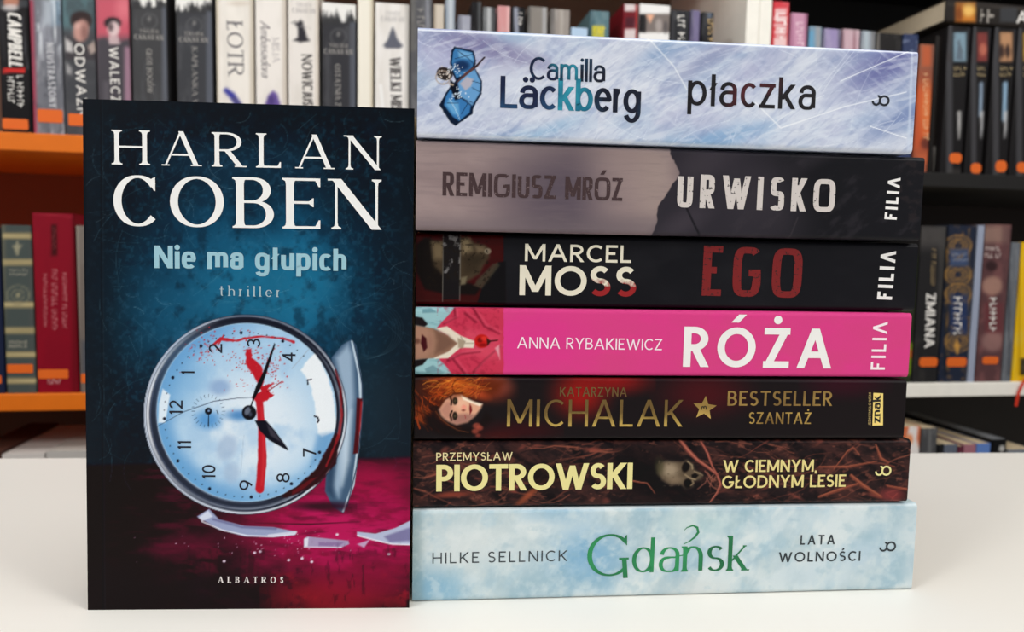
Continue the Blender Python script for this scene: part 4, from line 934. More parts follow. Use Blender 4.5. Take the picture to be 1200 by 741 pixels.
    # face
    fx, fy = 290.5, 483.5
    P.ell(fx, fy, 107, 106.3, (28, 32, 46), 1); P.mix(sstep(.03, .0, np.abs(np.hypot((X - fx) / 107, (Y - fy) / 106.3) - .99)) * lf ** .6, (150, 166, 194), .8); P.ell(fx - 1.5, fy, 105.3, 104.8, (172, 206, 234), .9)
    fc = sstep(1, .985, np.hypot((X - fx + 1.5) / 105.3, (Y - fy) / 104.8))
    r = np.hypot((X - 300) / 100, (Y - 500) / 100)
    P.mix(fc * sstep(1.0, .25, r), (222, 234, 245), .95); P.mix(fc * sstep(.45, .75, P.noise(30, 30, 91)), (150, 190, 226), .55); P.mix(fc * sstep(.75, 1.0, np.hypot((X - fx) / 104, (Y - fy) / 102)) * sstep(330, 230, X), (84, 146, 204), .75)
    P.mix(fc * sstep(.8, 1.0, np.hypot((X - fx) / 104, (Y - fy) / 102)) * sstep(430, 520, Y), (104, 164, 214), .6); P.ell(215, 440, 22, 40, (110, 168, 216), 18, .5, 20); P.ell(*z((268, 285))[0], 12, 9, (126, 158, 204), 5, .7); P.ell(*z((290, 480))[0], 11, 15, (160, 184, 214), 4, .7, 20); P.ell(*z((305, 560))[0], 9, 12, (160, 184, 214), 4, .6); P.ell(*z((230, 390))[0], 14, 10, (70, 140, 206), 7, .8); P.ell(*z((330, 375))[0], 15, 6, (56, 120, 186), 5, .8)
    P.poly(z((526, 230), (545, 205), (572, 176), (592, 205), (614, 250), (630, 300), (638, 350), (641, 400), (636, 430), (612, 440), (596, 448), (582, 434), (578, 390), (572, 335), (562, 290), (548, 258)), (238, 243, 248), 1.4, .95, 1.2, 6); P.line(z((551, 276), (549, 262), (562, 260)), 1.5, (26, 28, 44), .5); P.line(z((572, 378), (582, 382), (586, 392), (582, 398)), 1.9, (24, 26, 42), .5); P.poly(z((580, 440), (635, 430), (610, 500), (560, 540)), (96, 150, 200), 5, .7); P.line(z((500, 225), (552, 165)), .9, (160, 170, 190), .7, .7); P.poly(z((84, 290), (108, 310), (92, 400), (70, 400), (72, 340)), (232, 242, 250), 1.4, .9)
    # blood
    B1, B2 = (186, 28, 42), (130, 14, 28)
    P.poly(z((465, 634), (520, 600), (580, 545), (640, 430), (655, 440), (640, 530), (590, 590), (520, 630), (470, 642)), (44, 10, 18), 1.4, .95, 1.5, 6); P.line(z((655, 300), (660, 380), (650, 440), (610, 540)), [2, 3, 3, 1.4], (150, 30, 36), 1, .85, 1, 5); P.line(z((640, 230), (656, 290), (662, 340)), [2, 3, 1.5], (96, 14, 22), 1, .9); P.poly(z((500, 620), (560, 580), (580, 575), (540, 610), (500, 632)), (110, 24, 28), 1, .7)
    P.line(z((245, 150), (270, 130), (320, 136), (350, 128), (400, 122), (470, 128), (505, 140)), [2.5, 4, 2.4, 2.2, 2.2, 2.4, 3], B1, .8, .95, .7, 5); P.line(z((265, 145), (280, 118)), 1.6, B1, .7)
    P.poly(z((350, 165), (368, 160), (372, 190), (400, 215), (412, 250), (405, 290), (385, 262), (352, 214)), B1, 1, 1, 1.4, 4); P.poly(z((395, 285), (440, 272), (420, 296), (440, 310), (420, 330), (385, 335), (370, 318), (400, 300)), B1, .8, 1, 1.6, 3.5)
    P.line(z((395, 325), (402, 420), (404, 520), (396, 612)), [8.5, 8, 10.5, 10], B1, .9, 1, .5, 6); P.line(z((402, 350), (408, 440), (408, 540), (402, 600)), [2, 2, 3, 2], (216, 60, 66), 1.6, .5); P.line(z((420, 300), (465, 268)), 1, B2, .6)
    R = random.Random(4)
    for k in range(240):
        a = R.random(); x = 360 + 75 * R.gauss(0, 1) * (.6 if a > .4 else 1); y = 200 + 45 * R.gauss(0, 1)
        if a < .25: x, y = 225 + R.gauss(0, 28), 165 + R.gauss(0, 25)
        if a > .75: x, y = 440 + R.gauss(0, 22), 235 + R.gauss(0, 28)
        P.ell(*z((x, y))[0], R.uniform(.4, 1.25), R.uniform(.35, 1.1), (190, 44, 52), .45, R.uniform(.5, 1))
    # dots, small dial, crack, hands
    for k in range(60):
        a = math.radians(6 * k + 3.5); big = k % 5 == 0; x, y = 290 - 1.5 + 96 * math.cos(a), 485 - 95 * math.sin(a) + (3 if k > 30 else 0)
        if -28 < (6 * k if k < 31 else 6 * k - 360) < 40: continue
        P.ell(x, y, 1.9 if big else .75, 1.9 if big else .75, (22, 26, 44), .5)
    for k in range(24):
        a = math.radians(15 * k); x, y = z((231, 362))[0]; P.line([(x + 16 * math.cos(a), y + 16 * math.sin(a)), (x + 19.5 * math.cos(a), y + 19.5 * math.sin(a))], .55, (40, 60, 96), .45, .8)
    P.line(z((66, 412), (150, 365), (250, 330), (330, 320), (385, 318)), [.5, .8, .9, .8, .6], (40, 54, 80), .5, .85); P.line(z((345, 440), (335, 560)), .5, (120, 150, 180), .5, .5)
    P.line(z((232, 362), (231, 410)), 1.2, (14, 16, 26), .5); P.ell(*z((231, 362))[0], 4.2, 4.2, (12, 14, 24), .6); P.ell(*z((232, 361))[0], 1.3, 1.3, (120, 150, 190), .5); P.line(z((258, 360), (262, 372)), .8, (30, 40, 60), .5)
    P.ell(*z((362, 367))[0], 8.4, 8.6, (14, 15, 24), .8); P.ell(*z((357, 362))[0], 3.2, 5, (120, 130, 150), 1.2, .8, 25); P.ell(*z((366, 372))[0], 2, 2.6, (66, 74, 94), 1, .8)
    P.poly(z((443, 143), (446, 148), (418, 240), (398, 290), (375, 330), (372, 318), (385, 280), (405, 240)), (18, 14, 22), .6); P.line(z((375, 325), (366, 352)), 1.6, (20, 16, 24), .5); P.poly(z((380, 392), (416, 392), (445, 425), (489, 486), (484, 488), (425, 455), (396, 425)), (18, 18, 30), .6); P.poly(z((418, 402), (440, 425), (470, 465), (430, 440)), (74, 70, 82), 1.4, .7)
    # glass shards on the red floor
    y_ = Z(90, 494, 3)
    P.poly(y_((422, 335), (465, 308), (500, 345), (590, 368), (690, 372), (772, 388), (768, 400), (690, 408), (590, 405), (500, 380)), (150, 160, 196), .9); P.poly(y_((428, 338), (462, 314), (478, 335), (440, 352)), (214, 222, 240), 1.2, .9); P.line(y_((480, 345), (580, 372), (700, 378)), 2.4, (96, 96, 140), 1.2, .7); P.line(y_((440, 352), (510, 382), (600, 402), (690, 405), (768, 396)), 1.4, (232, 236, 246), .7, .9); P.line(y_((675, 402), (770, 390)), 3, (222, 226, 240), 1, .8)
    P.poly(y_((798, 415), (810, 405), (955, 420), (958, 432), (930, 444), (798, 442)), (166, 150, 186), .9); P.poly(y_((800, 412), (815, 408), (812, 440), (800, 440)), (226, 230, 242), 1, .9); P.line(y_((800, 442), (930, 443)), 1.2, (230, 232, 244), .6, .8); P.poly(y_((850, 425), (940, 425), (920, 440), (850, 438)), (128, 100, 150), 1.5, .7)
    P.poly(y_((985, 388), (1050, 395), (1120, 375), (1180, 345), (1180, 435), (1100, 432), (1020, 410), (985, 402)), (178, 186, 214), .9); P.poly(y_((1080, 405), (1180, 370), (1180, 420), (1100, 425)), (110, 104, 150), 2, .8); P.line(y_((988, 402), (1040, 416), (1110, 432), (1180, 434)), 1.6, (236, 238, 248), .7, .9); P.poly(y_((985, 432), (1030, 416), (1010, 445)), (196, 190, 220), 1.2, .8)
    for k in range(70):
        x, yy = R.gauss(690, 150), R.gauss(432, 30); P.ell(*y_((x, yy))[0], R.uniform(.3, 1), R.uniform(.3, .8), (226, 190, 214), .5, R.uniform(.3, .9))
    for x, yy in ((518, 492), (792, 482), (826, 494), (745, 488), (645, 458), (625, 462), (1097, 467), (915, 398)): P.ell(*y_((x, yy))[0], 1.8, 1.4, (226, 206, 226), .7)
    # streaks under the glass and a pale left edge line
    P.mix(fl * sstep(.6, .75, P.noise(6, 18, 95)) * sstep(630, 650, Y), (26, 12, 20), .35)
cob.art(art, (13, 21, 29), .8, name='front_artwork', rough=.40, spec=.12, round_=False)
SW = M((240, 240, 238), .4, .35)
lettering(cob, 'HARLAN', S(.135, .055, serif=.085, sp=.42), (134.5, 192.8), (445.5, 199.5), 40.5, SW, 'author_lettering', 'white serif lettering')
lettering(cob, 'COBEN', S(.155, .05, serif=.07, sp=.22), (133.5, 265), (446, 269.5), 60, SW, 'author_lettering', 'white serif lettering')
lettering(cob, 'Nie ma głupich', S(.215, .16, n=2.8, sp=.08, xh=.76), (181, 314.2), (406, 317.8), 26.5, M((152, 194, 208), .4, .3), 'title_lettering', 'pale blue bold lettering')
lettering(cob, 'thriller', S(.13, .06, serif=.07, sp=.4, xh=.66), (257.5, 346.6), (328.3, 348.2), 12.4, M((168, 190, 198), .45, .3), 'genre_lettering')
lettering(cob, 'ALBATROS', S(.2, .06, serif=.08, sp=.75, slab=.06), (255.5, 683), (332, 683.4), 7.4, M((226, 218, 216), .45, .3), 'publisher_lettering')
NUM = M((20, 22, 38), .45, .3)
for t_, cx, cy, w_ in (('3', 297.5, 402.5, 10.5), ('2', 252.8, 408.5, 10.5), ('1', 220.5, 437.2, 3), ('12', 206.5, 477.8, 16.5), ('11', 216.5, 522, 9.5), ('10', 245, 553.2, 16), ('9', 288.6, 568.8, 11.5), ('8', 332, 560, 11), ('7', 363, 530.5, 10), ('4', 338.8, 418.6, 10.5)):
    lettering(cob, t_, S(.135, .12, sp=.16), (cx + 7.6, cy + w_ / 2), (cx + 7.6, cy - w_ / 2), 15.2, NUM, 'clock_numeral')
# ------------------------------------------------------------------ books in the bookcases behind
def bgbook(label, x0, x1, yref, ytop, board, cover, base=None, art=None, group=None, L_=None, D=.13, pages=(214, 202, 178), back=0.0, rough=.45, spec=.15, step=1.7, lean=0.0):
    o = np.array(sh(0, back, 0)); sf = Surf(o, (s_c, s_s, 0), (0, 0, 1))
    a, b = sf.uv(x0, yref)[0], sf.uv(x1, yref)[0]
    z = board + .00025
    L_ = L_ if L_ else sf.uv((x0 + x1) / 2, ytop)[1] - z
    bk = Book('stand', tuple(o + np.array([s_c, s_s, 0]) * (a + .0003) + np.array([0, 0, z])), SH_YAW, L_, b - a - .0006, D, cover, pages, r=min(.0018, (b - a) * .12), t=.0006, rough=rough)
    tag(bk.root, label, 'book', group)
    if base is not None or art is not None: bk.art(art, base if base is not None else cover, step, rough=rough, spec=spec)
    return bk
def blocks(bk, a, b, hpx, mat, seed=1, name='small_lettering', rows=1, gap=1.6):
    """print too small and blurred to be read: rows of letter-sized marks"""
    R = random.Random(seed); out = []
    L_ = math.hypot(b[0] - a[0], b[1] - a[1]); d = ((b[0] - a[0]) / L_, (b[1] - a[1]) / L_); u = (d[1], -d[0])
    for r in range(rows):
        x = R.uniform(0, L_ * .08); o = r * hpx * gap
        while x < L_ * R.uniform(.9, 1):
            w = hpx * R.uniform(.25, .6)
            for q0, q1, k0, k1 in ((0, .28, 0, 1), (.28, 1, R.choice([0, .42, .8]), 0)):
                if k1 == 0: k1 = k0 + .22
                P = [(a[0] + d[0] * (x + w * i) + u[0] * (j * hpx - o), a[1] + d[1] * (x + w * i) + u[1] * (j * hpx - o)) for i, j in ((q0, k0), (q1, k0), (q1, k1), (q0, k1))]
                out.append(P)
            x += w + hpx * (.22 if R.random() > .14 else .7)
    return decal(bk, out, mat, name, .0001)
GL = 'upper shelf books behind the standing thriller'
GM = 'small books on the shelf behind the top of the stack'
GR = 'books on the upper shelf at the right'
GR2 = 'books on the middle shelf at the right'
GB = 'books on the bottom shelf at the right'
GL2 = 'books on the lower orange shelf'
GBL = 'books below the lower orange shelf'
ICL = M((226, 222, 216), .45, .3); IGR = M((150, 146, 142), .5, .3); IDK = M((70, 66, 66), .5, .3)
CONDB = S(.2, .17, n=3.4, sp=.1); SANSB = S(.16, .14, sp=.22)
LH = .205

# -- left, upper shelf
def art(P):
    P.rect(-20, 0, 40, 8, (60, 62, 66), 1.5); P.ell(13, 2, 9, 8, (176, 120, 100), 2); P.ell(12, 9, 10, 4, (200, 196, 196), 1.5, .8)
    P.line([(26, 20), (30, 60), (33, 80)], 2, (70, 70, 76), 1.2, .8); P.line([(3, 20), (5, 70)], 1.6, (66, 66, 72), 1.5, .7); P.poly([(4, 80.2), (29, 79.6), (30, 85), (4, 85.4)], (196, 44, 40), .8); P.rect(0, 120, 40, 156, (20, 18, 20), 3, .8)
b = bgbook('black paperback with a heavy white vertical title, far left of the top row', -1, 35.5, 80, 0, B_UP, (24, 22, 24), (26, 24, 26), art, GL, LH)
lettering(b, 'CAMPBELL', S(.19, .14, n=3.2, sp=.08, skew=.12), (8.5, 14), (10.5, 78), 15, ICL, 'author_lettering')
blocks(b, (19.5, 88), (20.5, 124), 7.5, ICL, 4, 'title_lettering', 2, 1.45); b.sticker(3, 140, 33, 151)
def art(P):
    P.mix(sstep(.35, .7, P.noise(7, 40, 101)), (150, 152, 162), .8); P.mix(sstep(.55, .75, P.noise(5, 30, 104)), (216, 220, 226), .7); P.rect(50, 0, 62, 30, (196, 206, 216), 5, .6); P.rect(62, 0, 72, 30, (96, 128, 150), 4, .6)
    P.rect(36, 60, 80, 160, (92, 92, 98), 14, .6); P.line([(44, 28), (47, 40), (50, 70)], 2, (224, 228, 232), 1.5, .8); P.line([(63, 0), (65, 30), (64, 50)], 1.6, (232, 236, 240), 1.2, .8); P.poly([(34, 0), (39, 0), (44, 156), (37, 156)], (156, 56, 76), 1.5, .9); P.mix(sstep(.6, .75, P.noise(9, 14, 103)), (70, 72, 78), .5)
b = bgbook('silvery paperback with a pink left edge, second from left in the top row', 36.5, 73.5, 80, 0, B_UP, (110, 112, 120), (110, 112, 120), art, GL, LH)
lettering(b, 'NIEUSTRASZONY', S(.18, .14, sp=.2), (54, 50), (58, 126), 8, M((190, 190, 194), .4, .4), 'title_lettering'); b.sticker(44.5, 129, 74, 143)
def art(P):
    P.rect(70, -5, 120, 34, (86, 116, 122), 8, .9); P.mix(sstep(.4, .7, P.noise(12, 14, 106)), (60, 62, 66), .5); P.ell(95, 24, 13, 11, (52, 40, 40), 2); P.ell(95, 36, 9, 13, (188, 142, 132), 2.4, 1, 10); P.ell(99, 38, 4, 9, (120, 84, 80), 2.5, .7); P.ell(90, 30, 4, 4, (210, 170, 160), 2, .7)
    P.poly([(78, 42), (88, 46), (96, 56), (112, 48), (113, 70), (76, 70)], (64, 60, 64), 2); P.poly([(76, 44), (84, 50), (86, 62), (77, 60)], (206, 202, 200), 2, .9); P.poly([(103, 54), (110, 48), (113, 60), (106, 64)], (190, 170, 160), 2, .8); P.poly([(77, 72), (84, 80), (84, 88), (78, 86)], (170, 168, 168), 2, .8)
    P.line([(111, 0), (114, 60), (115, 160)], 2.4, (44, 42, 46), 1, .8)
b = bgbook('grey paperback with a young man in profile under a teal sky and white vertical title', 74.5, 112.5, 80, 0, B_UP, (66, 66, 70), (74, 74, 78), art, GL, LH)
lettering(b, 'ODWAŻNY', SANSB, (87, 51), (91.5, 150), 11, ICL, 'title_lettering'); b.sticker(80.5, 134, 104, 147)
def art(P):
    P.rect(110, -5, 160, 44, (196, 88, 104), 8, .95); P.ell(146, 10, 10, 14, (226, 130, 140), 8, .6); P.poly([(114, 46), (124, 44), (130, 50), (140, 50), (151, 46), (153, 160), (114, 160)], (72, 68, 74), 2.5); P.ell(132, 27, 10, 7, (44, 38, 42), 1.6); P.ell(133, 34, 7, 9, (214, 190, 190), 1.8); P.ell(130, 32, 3, 5, (70, 56, 60), 1.6, .8); P.poly([(127, 42), (138, 42), (141, 52), (128, 52)], (200, 176, 178), 1.6, .9)
    P.rect(146, 55, 156, 160, (170, 130, 150), 2.5, .8); P.rect(121, 95, 128, 160, (104, 100, 106), 3, .5)
b = bgbook('paperback with a dark-haired bust on a pink-red sky above a grey lower half', 113.5, 152.5, 80, 0, B_UP, (90, 70, 78), (96, 78, 86), art, GL, LH)
lettering(b, 'WALECZNY', SANSB, (127.5, 55), (131.5, 142), 10.5, ICL, 'title_lettering')
def ruin(x0, x1, yt, seed):
    def f(P):
        P.rect(x0 - 6, yt - 30, x1 + 6, yt, (232, 230, 226), 1.5); R = random.Random(seed)
        for k in range(16): 
            x = R.uniform(x0, x1); P.poly([(x - 2, yt + 2), (x - R.uniform(0, 3), yt - R.uniform(4, 16)), (x + 3, yt - R.uniform(0, 5)), (x + 3, yt + 2)], (56, 56, 58), 1.2, .9)
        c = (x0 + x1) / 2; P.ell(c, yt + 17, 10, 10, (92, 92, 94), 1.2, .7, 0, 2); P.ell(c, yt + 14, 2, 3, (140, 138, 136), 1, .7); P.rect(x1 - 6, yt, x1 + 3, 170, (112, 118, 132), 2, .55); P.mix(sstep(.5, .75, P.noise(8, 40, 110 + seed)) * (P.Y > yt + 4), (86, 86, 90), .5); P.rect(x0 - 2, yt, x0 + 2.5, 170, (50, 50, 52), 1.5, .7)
    return f
def canavan(b, x0, x1, y, seed, mat, k=1.0):
    c = (x0 + x1) / 2
    lettering(b, 'TRUDI', S(.16, .08, serif=.1, sp=.2), (c - 11 * k, y + 4.5), (c + 11 * k, y + 5.2), 4.6, mat, 'author_lettering'); lettering(b, 'CANAVAN', S(.18, .08, serif=.1, sp=.12), (c - 17 * k, y + 12), (c + 17 * k, y + 13), 6, mat, 'author_lettering')
SER = S(.16, .07, serif=.09, sp=.16)
b = bgbook('dark grey paperback with white ruin picture, left of the black gap', 154.5, 196, 80, 0, B_UP, (62, 62, 64), (66, 66, 68), ruin(154, 196, 8, 1), GL, LH)
canavan(b, 155, 194, 34, 1, IGR); lettering(b, 'GŁOS BOGÓW', SER, (171.5, 57), (173, 109), 6, IGR, 'title_lettering')
b = bgbook('dark grey paperback with a pale right edge just left of the tallest white spines', 206.5, 249, 80, 0, B_UP, (58, 60, 66), (62, 63, 67), ruin(207, 248, 13, 2), GL, LH)
canavan(b, 208, 246, 37, 2, IGR); lettering(b, 'KAPŁANKA W BIELI', SER, (225, 55), (226, 152), 6, IGR, 'title_lettering')
def white(f=None):
    def g(P):
        P.mix(sstep(.4, .75, P.noise(14, 60, 120)), (214, 208, 200), .6); 
        if f: f(P)
    return g
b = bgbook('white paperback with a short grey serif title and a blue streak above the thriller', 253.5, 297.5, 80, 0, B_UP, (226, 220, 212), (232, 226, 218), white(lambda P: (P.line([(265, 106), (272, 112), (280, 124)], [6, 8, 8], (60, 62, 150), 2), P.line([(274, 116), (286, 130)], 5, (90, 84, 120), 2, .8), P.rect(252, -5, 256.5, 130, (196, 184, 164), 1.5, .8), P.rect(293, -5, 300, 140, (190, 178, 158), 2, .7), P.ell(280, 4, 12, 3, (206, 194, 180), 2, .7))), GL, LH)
lettering(b, 'ŁOTR', S(.16, .07, serif=.1, sp=.12), (265.5, 25), (267.5, 88), 18.5, M((120, 116, 118), .5, .3), 'title_lettering')
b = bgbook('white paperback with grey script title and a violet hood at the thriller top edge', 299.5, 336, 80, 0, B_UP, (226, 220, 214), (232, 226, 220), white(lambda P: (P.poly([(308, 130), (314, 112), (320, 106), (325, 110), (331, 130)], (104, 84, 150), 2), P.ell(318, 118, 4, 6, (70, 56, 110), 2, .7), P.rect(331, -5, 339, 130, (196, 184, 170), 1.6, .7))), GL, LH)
lettering(b, 'Ambasadora', S(.13, .08, sp=.06, xh=.62, skew=.35), (305, 24), (306.5, 90), 11, M((120, 114, 118), .5, .3), 'title_lettering'); lettering(b, 'MISJA', S(.1, .05, serif=.08, sp=.16), (318.5, 44), (319.5, 73), 8.5, M((160, 154, 156), .5, .3), 'title_lettering')
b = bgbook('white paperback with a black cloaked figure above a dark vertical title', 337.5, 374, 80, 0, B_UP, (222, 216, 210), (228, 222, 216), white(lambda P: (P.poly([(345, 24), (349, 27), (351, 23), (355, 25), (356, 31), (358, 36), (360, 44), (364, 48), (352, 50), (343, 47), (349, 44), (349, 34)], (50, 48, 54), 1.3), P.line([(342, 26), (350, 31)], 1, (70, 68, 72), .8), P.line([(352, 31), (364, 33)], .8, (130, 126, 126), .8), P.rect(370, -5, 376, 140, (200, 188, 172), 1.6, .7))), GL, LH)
canavan(b, 338, 374, 3, 3, M((176, 170, 168), .5), .8); lettering(b, 'NOWICJUSZKA', S(.2, .1, serif=.06, sp=.05), (353.5, 63), (355.5, 148), 12, IDK, 'title_lettering')
TOP10 = 4
b = bgbook('dark paperback with white ruin picture, right of the cloaked figure spine', 377, 417, 60, TOP10, B_UP, (50, 50, 54), (56, 56, 60), ruin(377, 416, 26, 4), GL)
canavan(b, 379, 414, 51, 4, IGR); lettering(b, 'OSTATNIA Z DZIKICH', SER, (392.5, 75), (393.5, 158), 6.5, IGR, 'title_lettering')
b = bgbook('plain cream spine without lettering, between the dark ruin spine and the white hooded spine', 419, 437.5, 60, -6, B_UP, (232, 226, 212), (236, 230, 216), lambda P: P.rect(434, -10, 440, 140, (204, 192, 168), 1.5, .8), GL)
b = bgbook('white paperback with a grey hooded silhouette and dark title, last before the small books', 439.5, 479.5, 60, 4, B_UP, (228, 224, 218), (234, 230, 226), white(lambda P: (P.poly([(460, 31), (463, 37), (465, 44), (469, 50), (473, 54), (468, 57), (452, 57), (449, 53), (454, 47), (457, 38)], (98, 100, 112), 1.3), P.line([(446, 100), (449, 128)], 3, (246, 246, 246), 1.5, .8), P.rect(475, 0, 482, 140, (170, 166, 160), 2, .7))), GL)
canavan(b, 442, 478, 13, 5, M((182, 178, 176), .5), .8); lettering(b, 'WIELKI MISTRZ', S(.2, .1, serif=.06, sp=.05), (456.5, 67), (459, 152), 13, IDK, 'title_lettering')

# -- middle, only their tops show above the stack
def stripes(*bands):
    def f(P):
        for x0, y0, x1, y1, c in bands: P.rect(x0, y0, x1, y1, c, 1.2, .9)
        P.mix(sstep(.5, .75, P.noise(4, 18, 130)), (200, 200, 200), .18)
    return f
def mid(label, x0, x1, yt, cover, art=None, **k): return bgbook(label, x0, x1, yt + 14, yt, B_UP, cover, cover, art, GM, **k)
b = mid('dark grey book with faint vertical lettering, first after the white hooded spine', 481, 507, -6, (88, 88, 92), stripes((499, -10, 503, 60, (140, 142, 150)), (480, -10, 487, 60, (104, 102, 100)))); blocks(b, (488.5, 9), (489.5, 32), 8, IGR, 6)
mid('beige book standing between a grey spine and a silver-blue spine', 508, 520.5, 5, (206, 194, 178), stripes((508, 0, 511, 60, (170, 156, 140))))
mid('narrow silver-blue book right of the beige spine', 522, 533.5, -2, (150, 160, 172), stripes((526, -5, 530, 60, (204, 210, 216))))
mid('short lavender-grey book, lowest top among the small books', 536.5, 552, 18, (160, 162, 176), stripes((536, 15, 541, 60, (120, 122, 134))))
mid('narrow black book just right of the short lavender-grey one', 552.5, 564.5, 2, (30, 29, 31), stripes((560, 0, 564, 60, (84, 86, 88))))
mid('grey book with a glossy silver streak left of the salmon-pink spine', 566, 581.5, 8.5, (112, 114, 116), stripes((571, 8, 575, 60, (190, 192, 194)), (577, 8, 583, 60, (60, 60, 62))))
mid('salmon-pink book between grey and black spines', 583, 598, 7, (206, 146, 146), stripes((594, 5, 600, 60, (224, 180, 178))))
b = mid('black book with a pale wedge and scribble, right of the salmon-pink spine', 599.5, 616, 8.5, (36, 36, 40), lambda P: (P.poly([(602, 8), (607, 8), (608, 60), (604, 60)], (150, 154, 168), 1.2), P.rect(612, 8, 620, 60, (16, 16, 18), 1)))
blocks(b, (606.5, 15), (607, 29), 5, ICL, 8)
mid('wide grey book with a paler right edge, right of the black scribbled spine', 618.5, 642, 8, (134, 128, 122), stripes((636, 5, 640, 60, (172, 172, 174)), (618, 5, 622, 60, (92, 90, 88))))
mid('wide stone-grey book left of the pale blue low one', 645, 668, 11, (150, 142, 136), stripes((644, 8, 650, 60, (104, 100, 98)), (656, 10, 660, 60, (172, 164, 156))))
mid('pale blue book whose top barely clears the stack', 669, 689, 32.5, (176, 200, 224))
b = mid('teal book with yellow lettering left of the dark red spine', 691, 714.5, 13, (84, 114, 122), stripes((690, 10, 696, 60, (60, 88, 98)), (694, 30, 708, 60, (196, 186, 60))))
blocks(b, (695, 38), (709, 38.5), 6, M((226, 206, 30), .5), 9, 'title_lettering')
mid('dark red and white banded book left of the wide white one', 730, 748, 5, (110, 20, 30), stripes((732, 4, 745, 13, (226, 222, 220)), (732, 34, 745, 60, (222, 216, 214)), (733, 20, 744, 32, (70, 24, 36)), (745, 0, 750, 60, (156, 34, 30))), pages=(120, 24, 30))
def art(P):
    P.rect(745, 16, 790, 38, (120, 110, 106), 1.5); P.poly([(749, 17), (757, 17), (757, 38), (749, 38)], (30, 28, 30), 1.2); P.poly([(757, 17), (767, 17), (762, 27)], (226, 170, 140), 1.2); P.ell(772, 30, 4, 8, (160, 150, 146), 1.5); P.ell(780, 32, 3, 7, (90, 84, 84), 1.5)
mid('wide white book with a picture band and peach triangle', 749.5, 785.5, 5.5, (232, 230, 228), art)
b = mid('black book with white handwritten lettering right of the wide white one', 786.5, 808.5, 12, (34, 34, 38), stripes((784, 10, 790, 60, (58, 58, 62)))); blocks(b, (794, 17), (794.8, 47), 8, ICL, 12, 'title_lettering')
mid('purple-grey book between two black spines', 809.5, 820.5, 12, (112, 104, 138), stripes((810, 10, 812, 60, (70, 66, 88))))
b = mid('narrow black book with gold vertical letters, last before the white upright', 822, 836.5, 14.5, (22, 22, 26), stripes((829, 14, 834, 22, (96, 106, 122)))); blocks(b, (829.5, 22), (830, 48), 6, M((196, 164, 110), .4), 13, 'title_lettering')

# -- right bay, upper shelf: small books, then tall black ones
def rt(label, x0, x1, yt, cover, art=None, board=None, **k): return bgbook(label, x0, x1, yt + 20, yt, B_UP if board is None else board, cover, cover, art, GR, **k)
b = rt('red and white book right of the white uprights', 905.5, 925, 2, (206, 56, 66), stripes((908, 10, 922, 16, (232, 190, 190)), (907, 19, 922, 24, (240, 222, 220)), (907, 28, 922, 31, (236, 214, 212)), (908, 35, 921, 40, (240, 222, 220)), (907, 44, 922, 60, (236, 210, 208))))
blocks(b, (909, 15), (909.3, 50), 12, M((240, 226, 224), .5), 14, 'title_lettering')
b = rt('dusty pink book beside the red and white one', 926.5, 946.5, 15.5, (196, 142, 168), stripes((925, 14, 930, 60, (168, 112, 140)), (943, 14, 948, 60, (150, 92, 120)))); blocks(b, (933, 24), (933.5, 52), 8, M((226, 196, 208), .5), 15, 'title_lettering')
rt('blue and grey book right of the dusty pink one', 948, 963, 31, (120, 146, 166), stripes((948, 36, 954, 60, (100, 156, 190)), (956, 30, 962, 60, (150, 152, 156))))
rt('lavender book between the blue-grey and the rose spines', 964.5, 985.5, 34, (150, 136, 178), stripes((964, 32, 967, 60, (110, 108, 130)), (982, 32, 988, 60, (90, 84, 104))))
rt('pale rose book with a darker stripe right of the lavender one', 987, 1007.5, 34.5, (196, 164, 174), stripes((1000, 33, 1002.5, 60, (140, 96, 106)), (987, 33, 989, 60, (130, 100, 110))))
rt('silver-grey book left of the wide black low spine', 1009, 1026, 36.5, (140, 148, 158), stripes((1013, 36, 1018, 60, (176, 188, 196)), (1021, 36, 1028, 60, (110, 110, 112))))
rt('wide black book left of the navy spine', 1027, 1056.5, 39, (30, 28, 28), stripes((1026, 38, 1031, 60, (110, 106, 102))))
rt('navy book at the right top corner of the stack', 1058, 1076, 40, (50, 60, 92), lambda P: P.mix(sstep(.55, .7, P.noise(4, 4, 140)), (140, 150, 176), .6))
def art(P):
    P.rect(1070, 40, 1100, 80, (120, 92, 80), 4, .7); P.rect(1080, 53, 1093, 78, (196, 92, 54), 3, .8); P.rect(1070, 100, 1100, 175, (204, 84, 44), 14, .9); P.ell(1086, 130, 7, 30, (226, 132, 70), 6, .6); P.ell(1085, 168, 6, 7, (84, 44, 40), 3, .8); P.rect(1075, 180, 1096, 192, (196, 96, 60), 3, .7); P.rect(1091, 50, 1098, 210, (90, 66, 60), 2, .5)
b = rt('orange-red glowing book left of the tall black series', 1077.5, 1095, 52, (150, 82, 60), art); blocks(b, (1082, 84), (1082, 165), 6, M((226, 176, 130), .5), 16, 'title_lettering')
rt('dark ribbed slab with pale sticker, added as side of the first tall black book', 1095.8, 1106, 42, (26, 24, 24), lambda P: (P.mix(.5 + .5 * np.sin(P.Y * 1.6), (52, 46, 42), .5), P.rect(1094, 172, 1105, 200, (150, 146, 140), 1.2, .8)), back=.012)  # slim extra book added to show the ribbed side of its neighbour
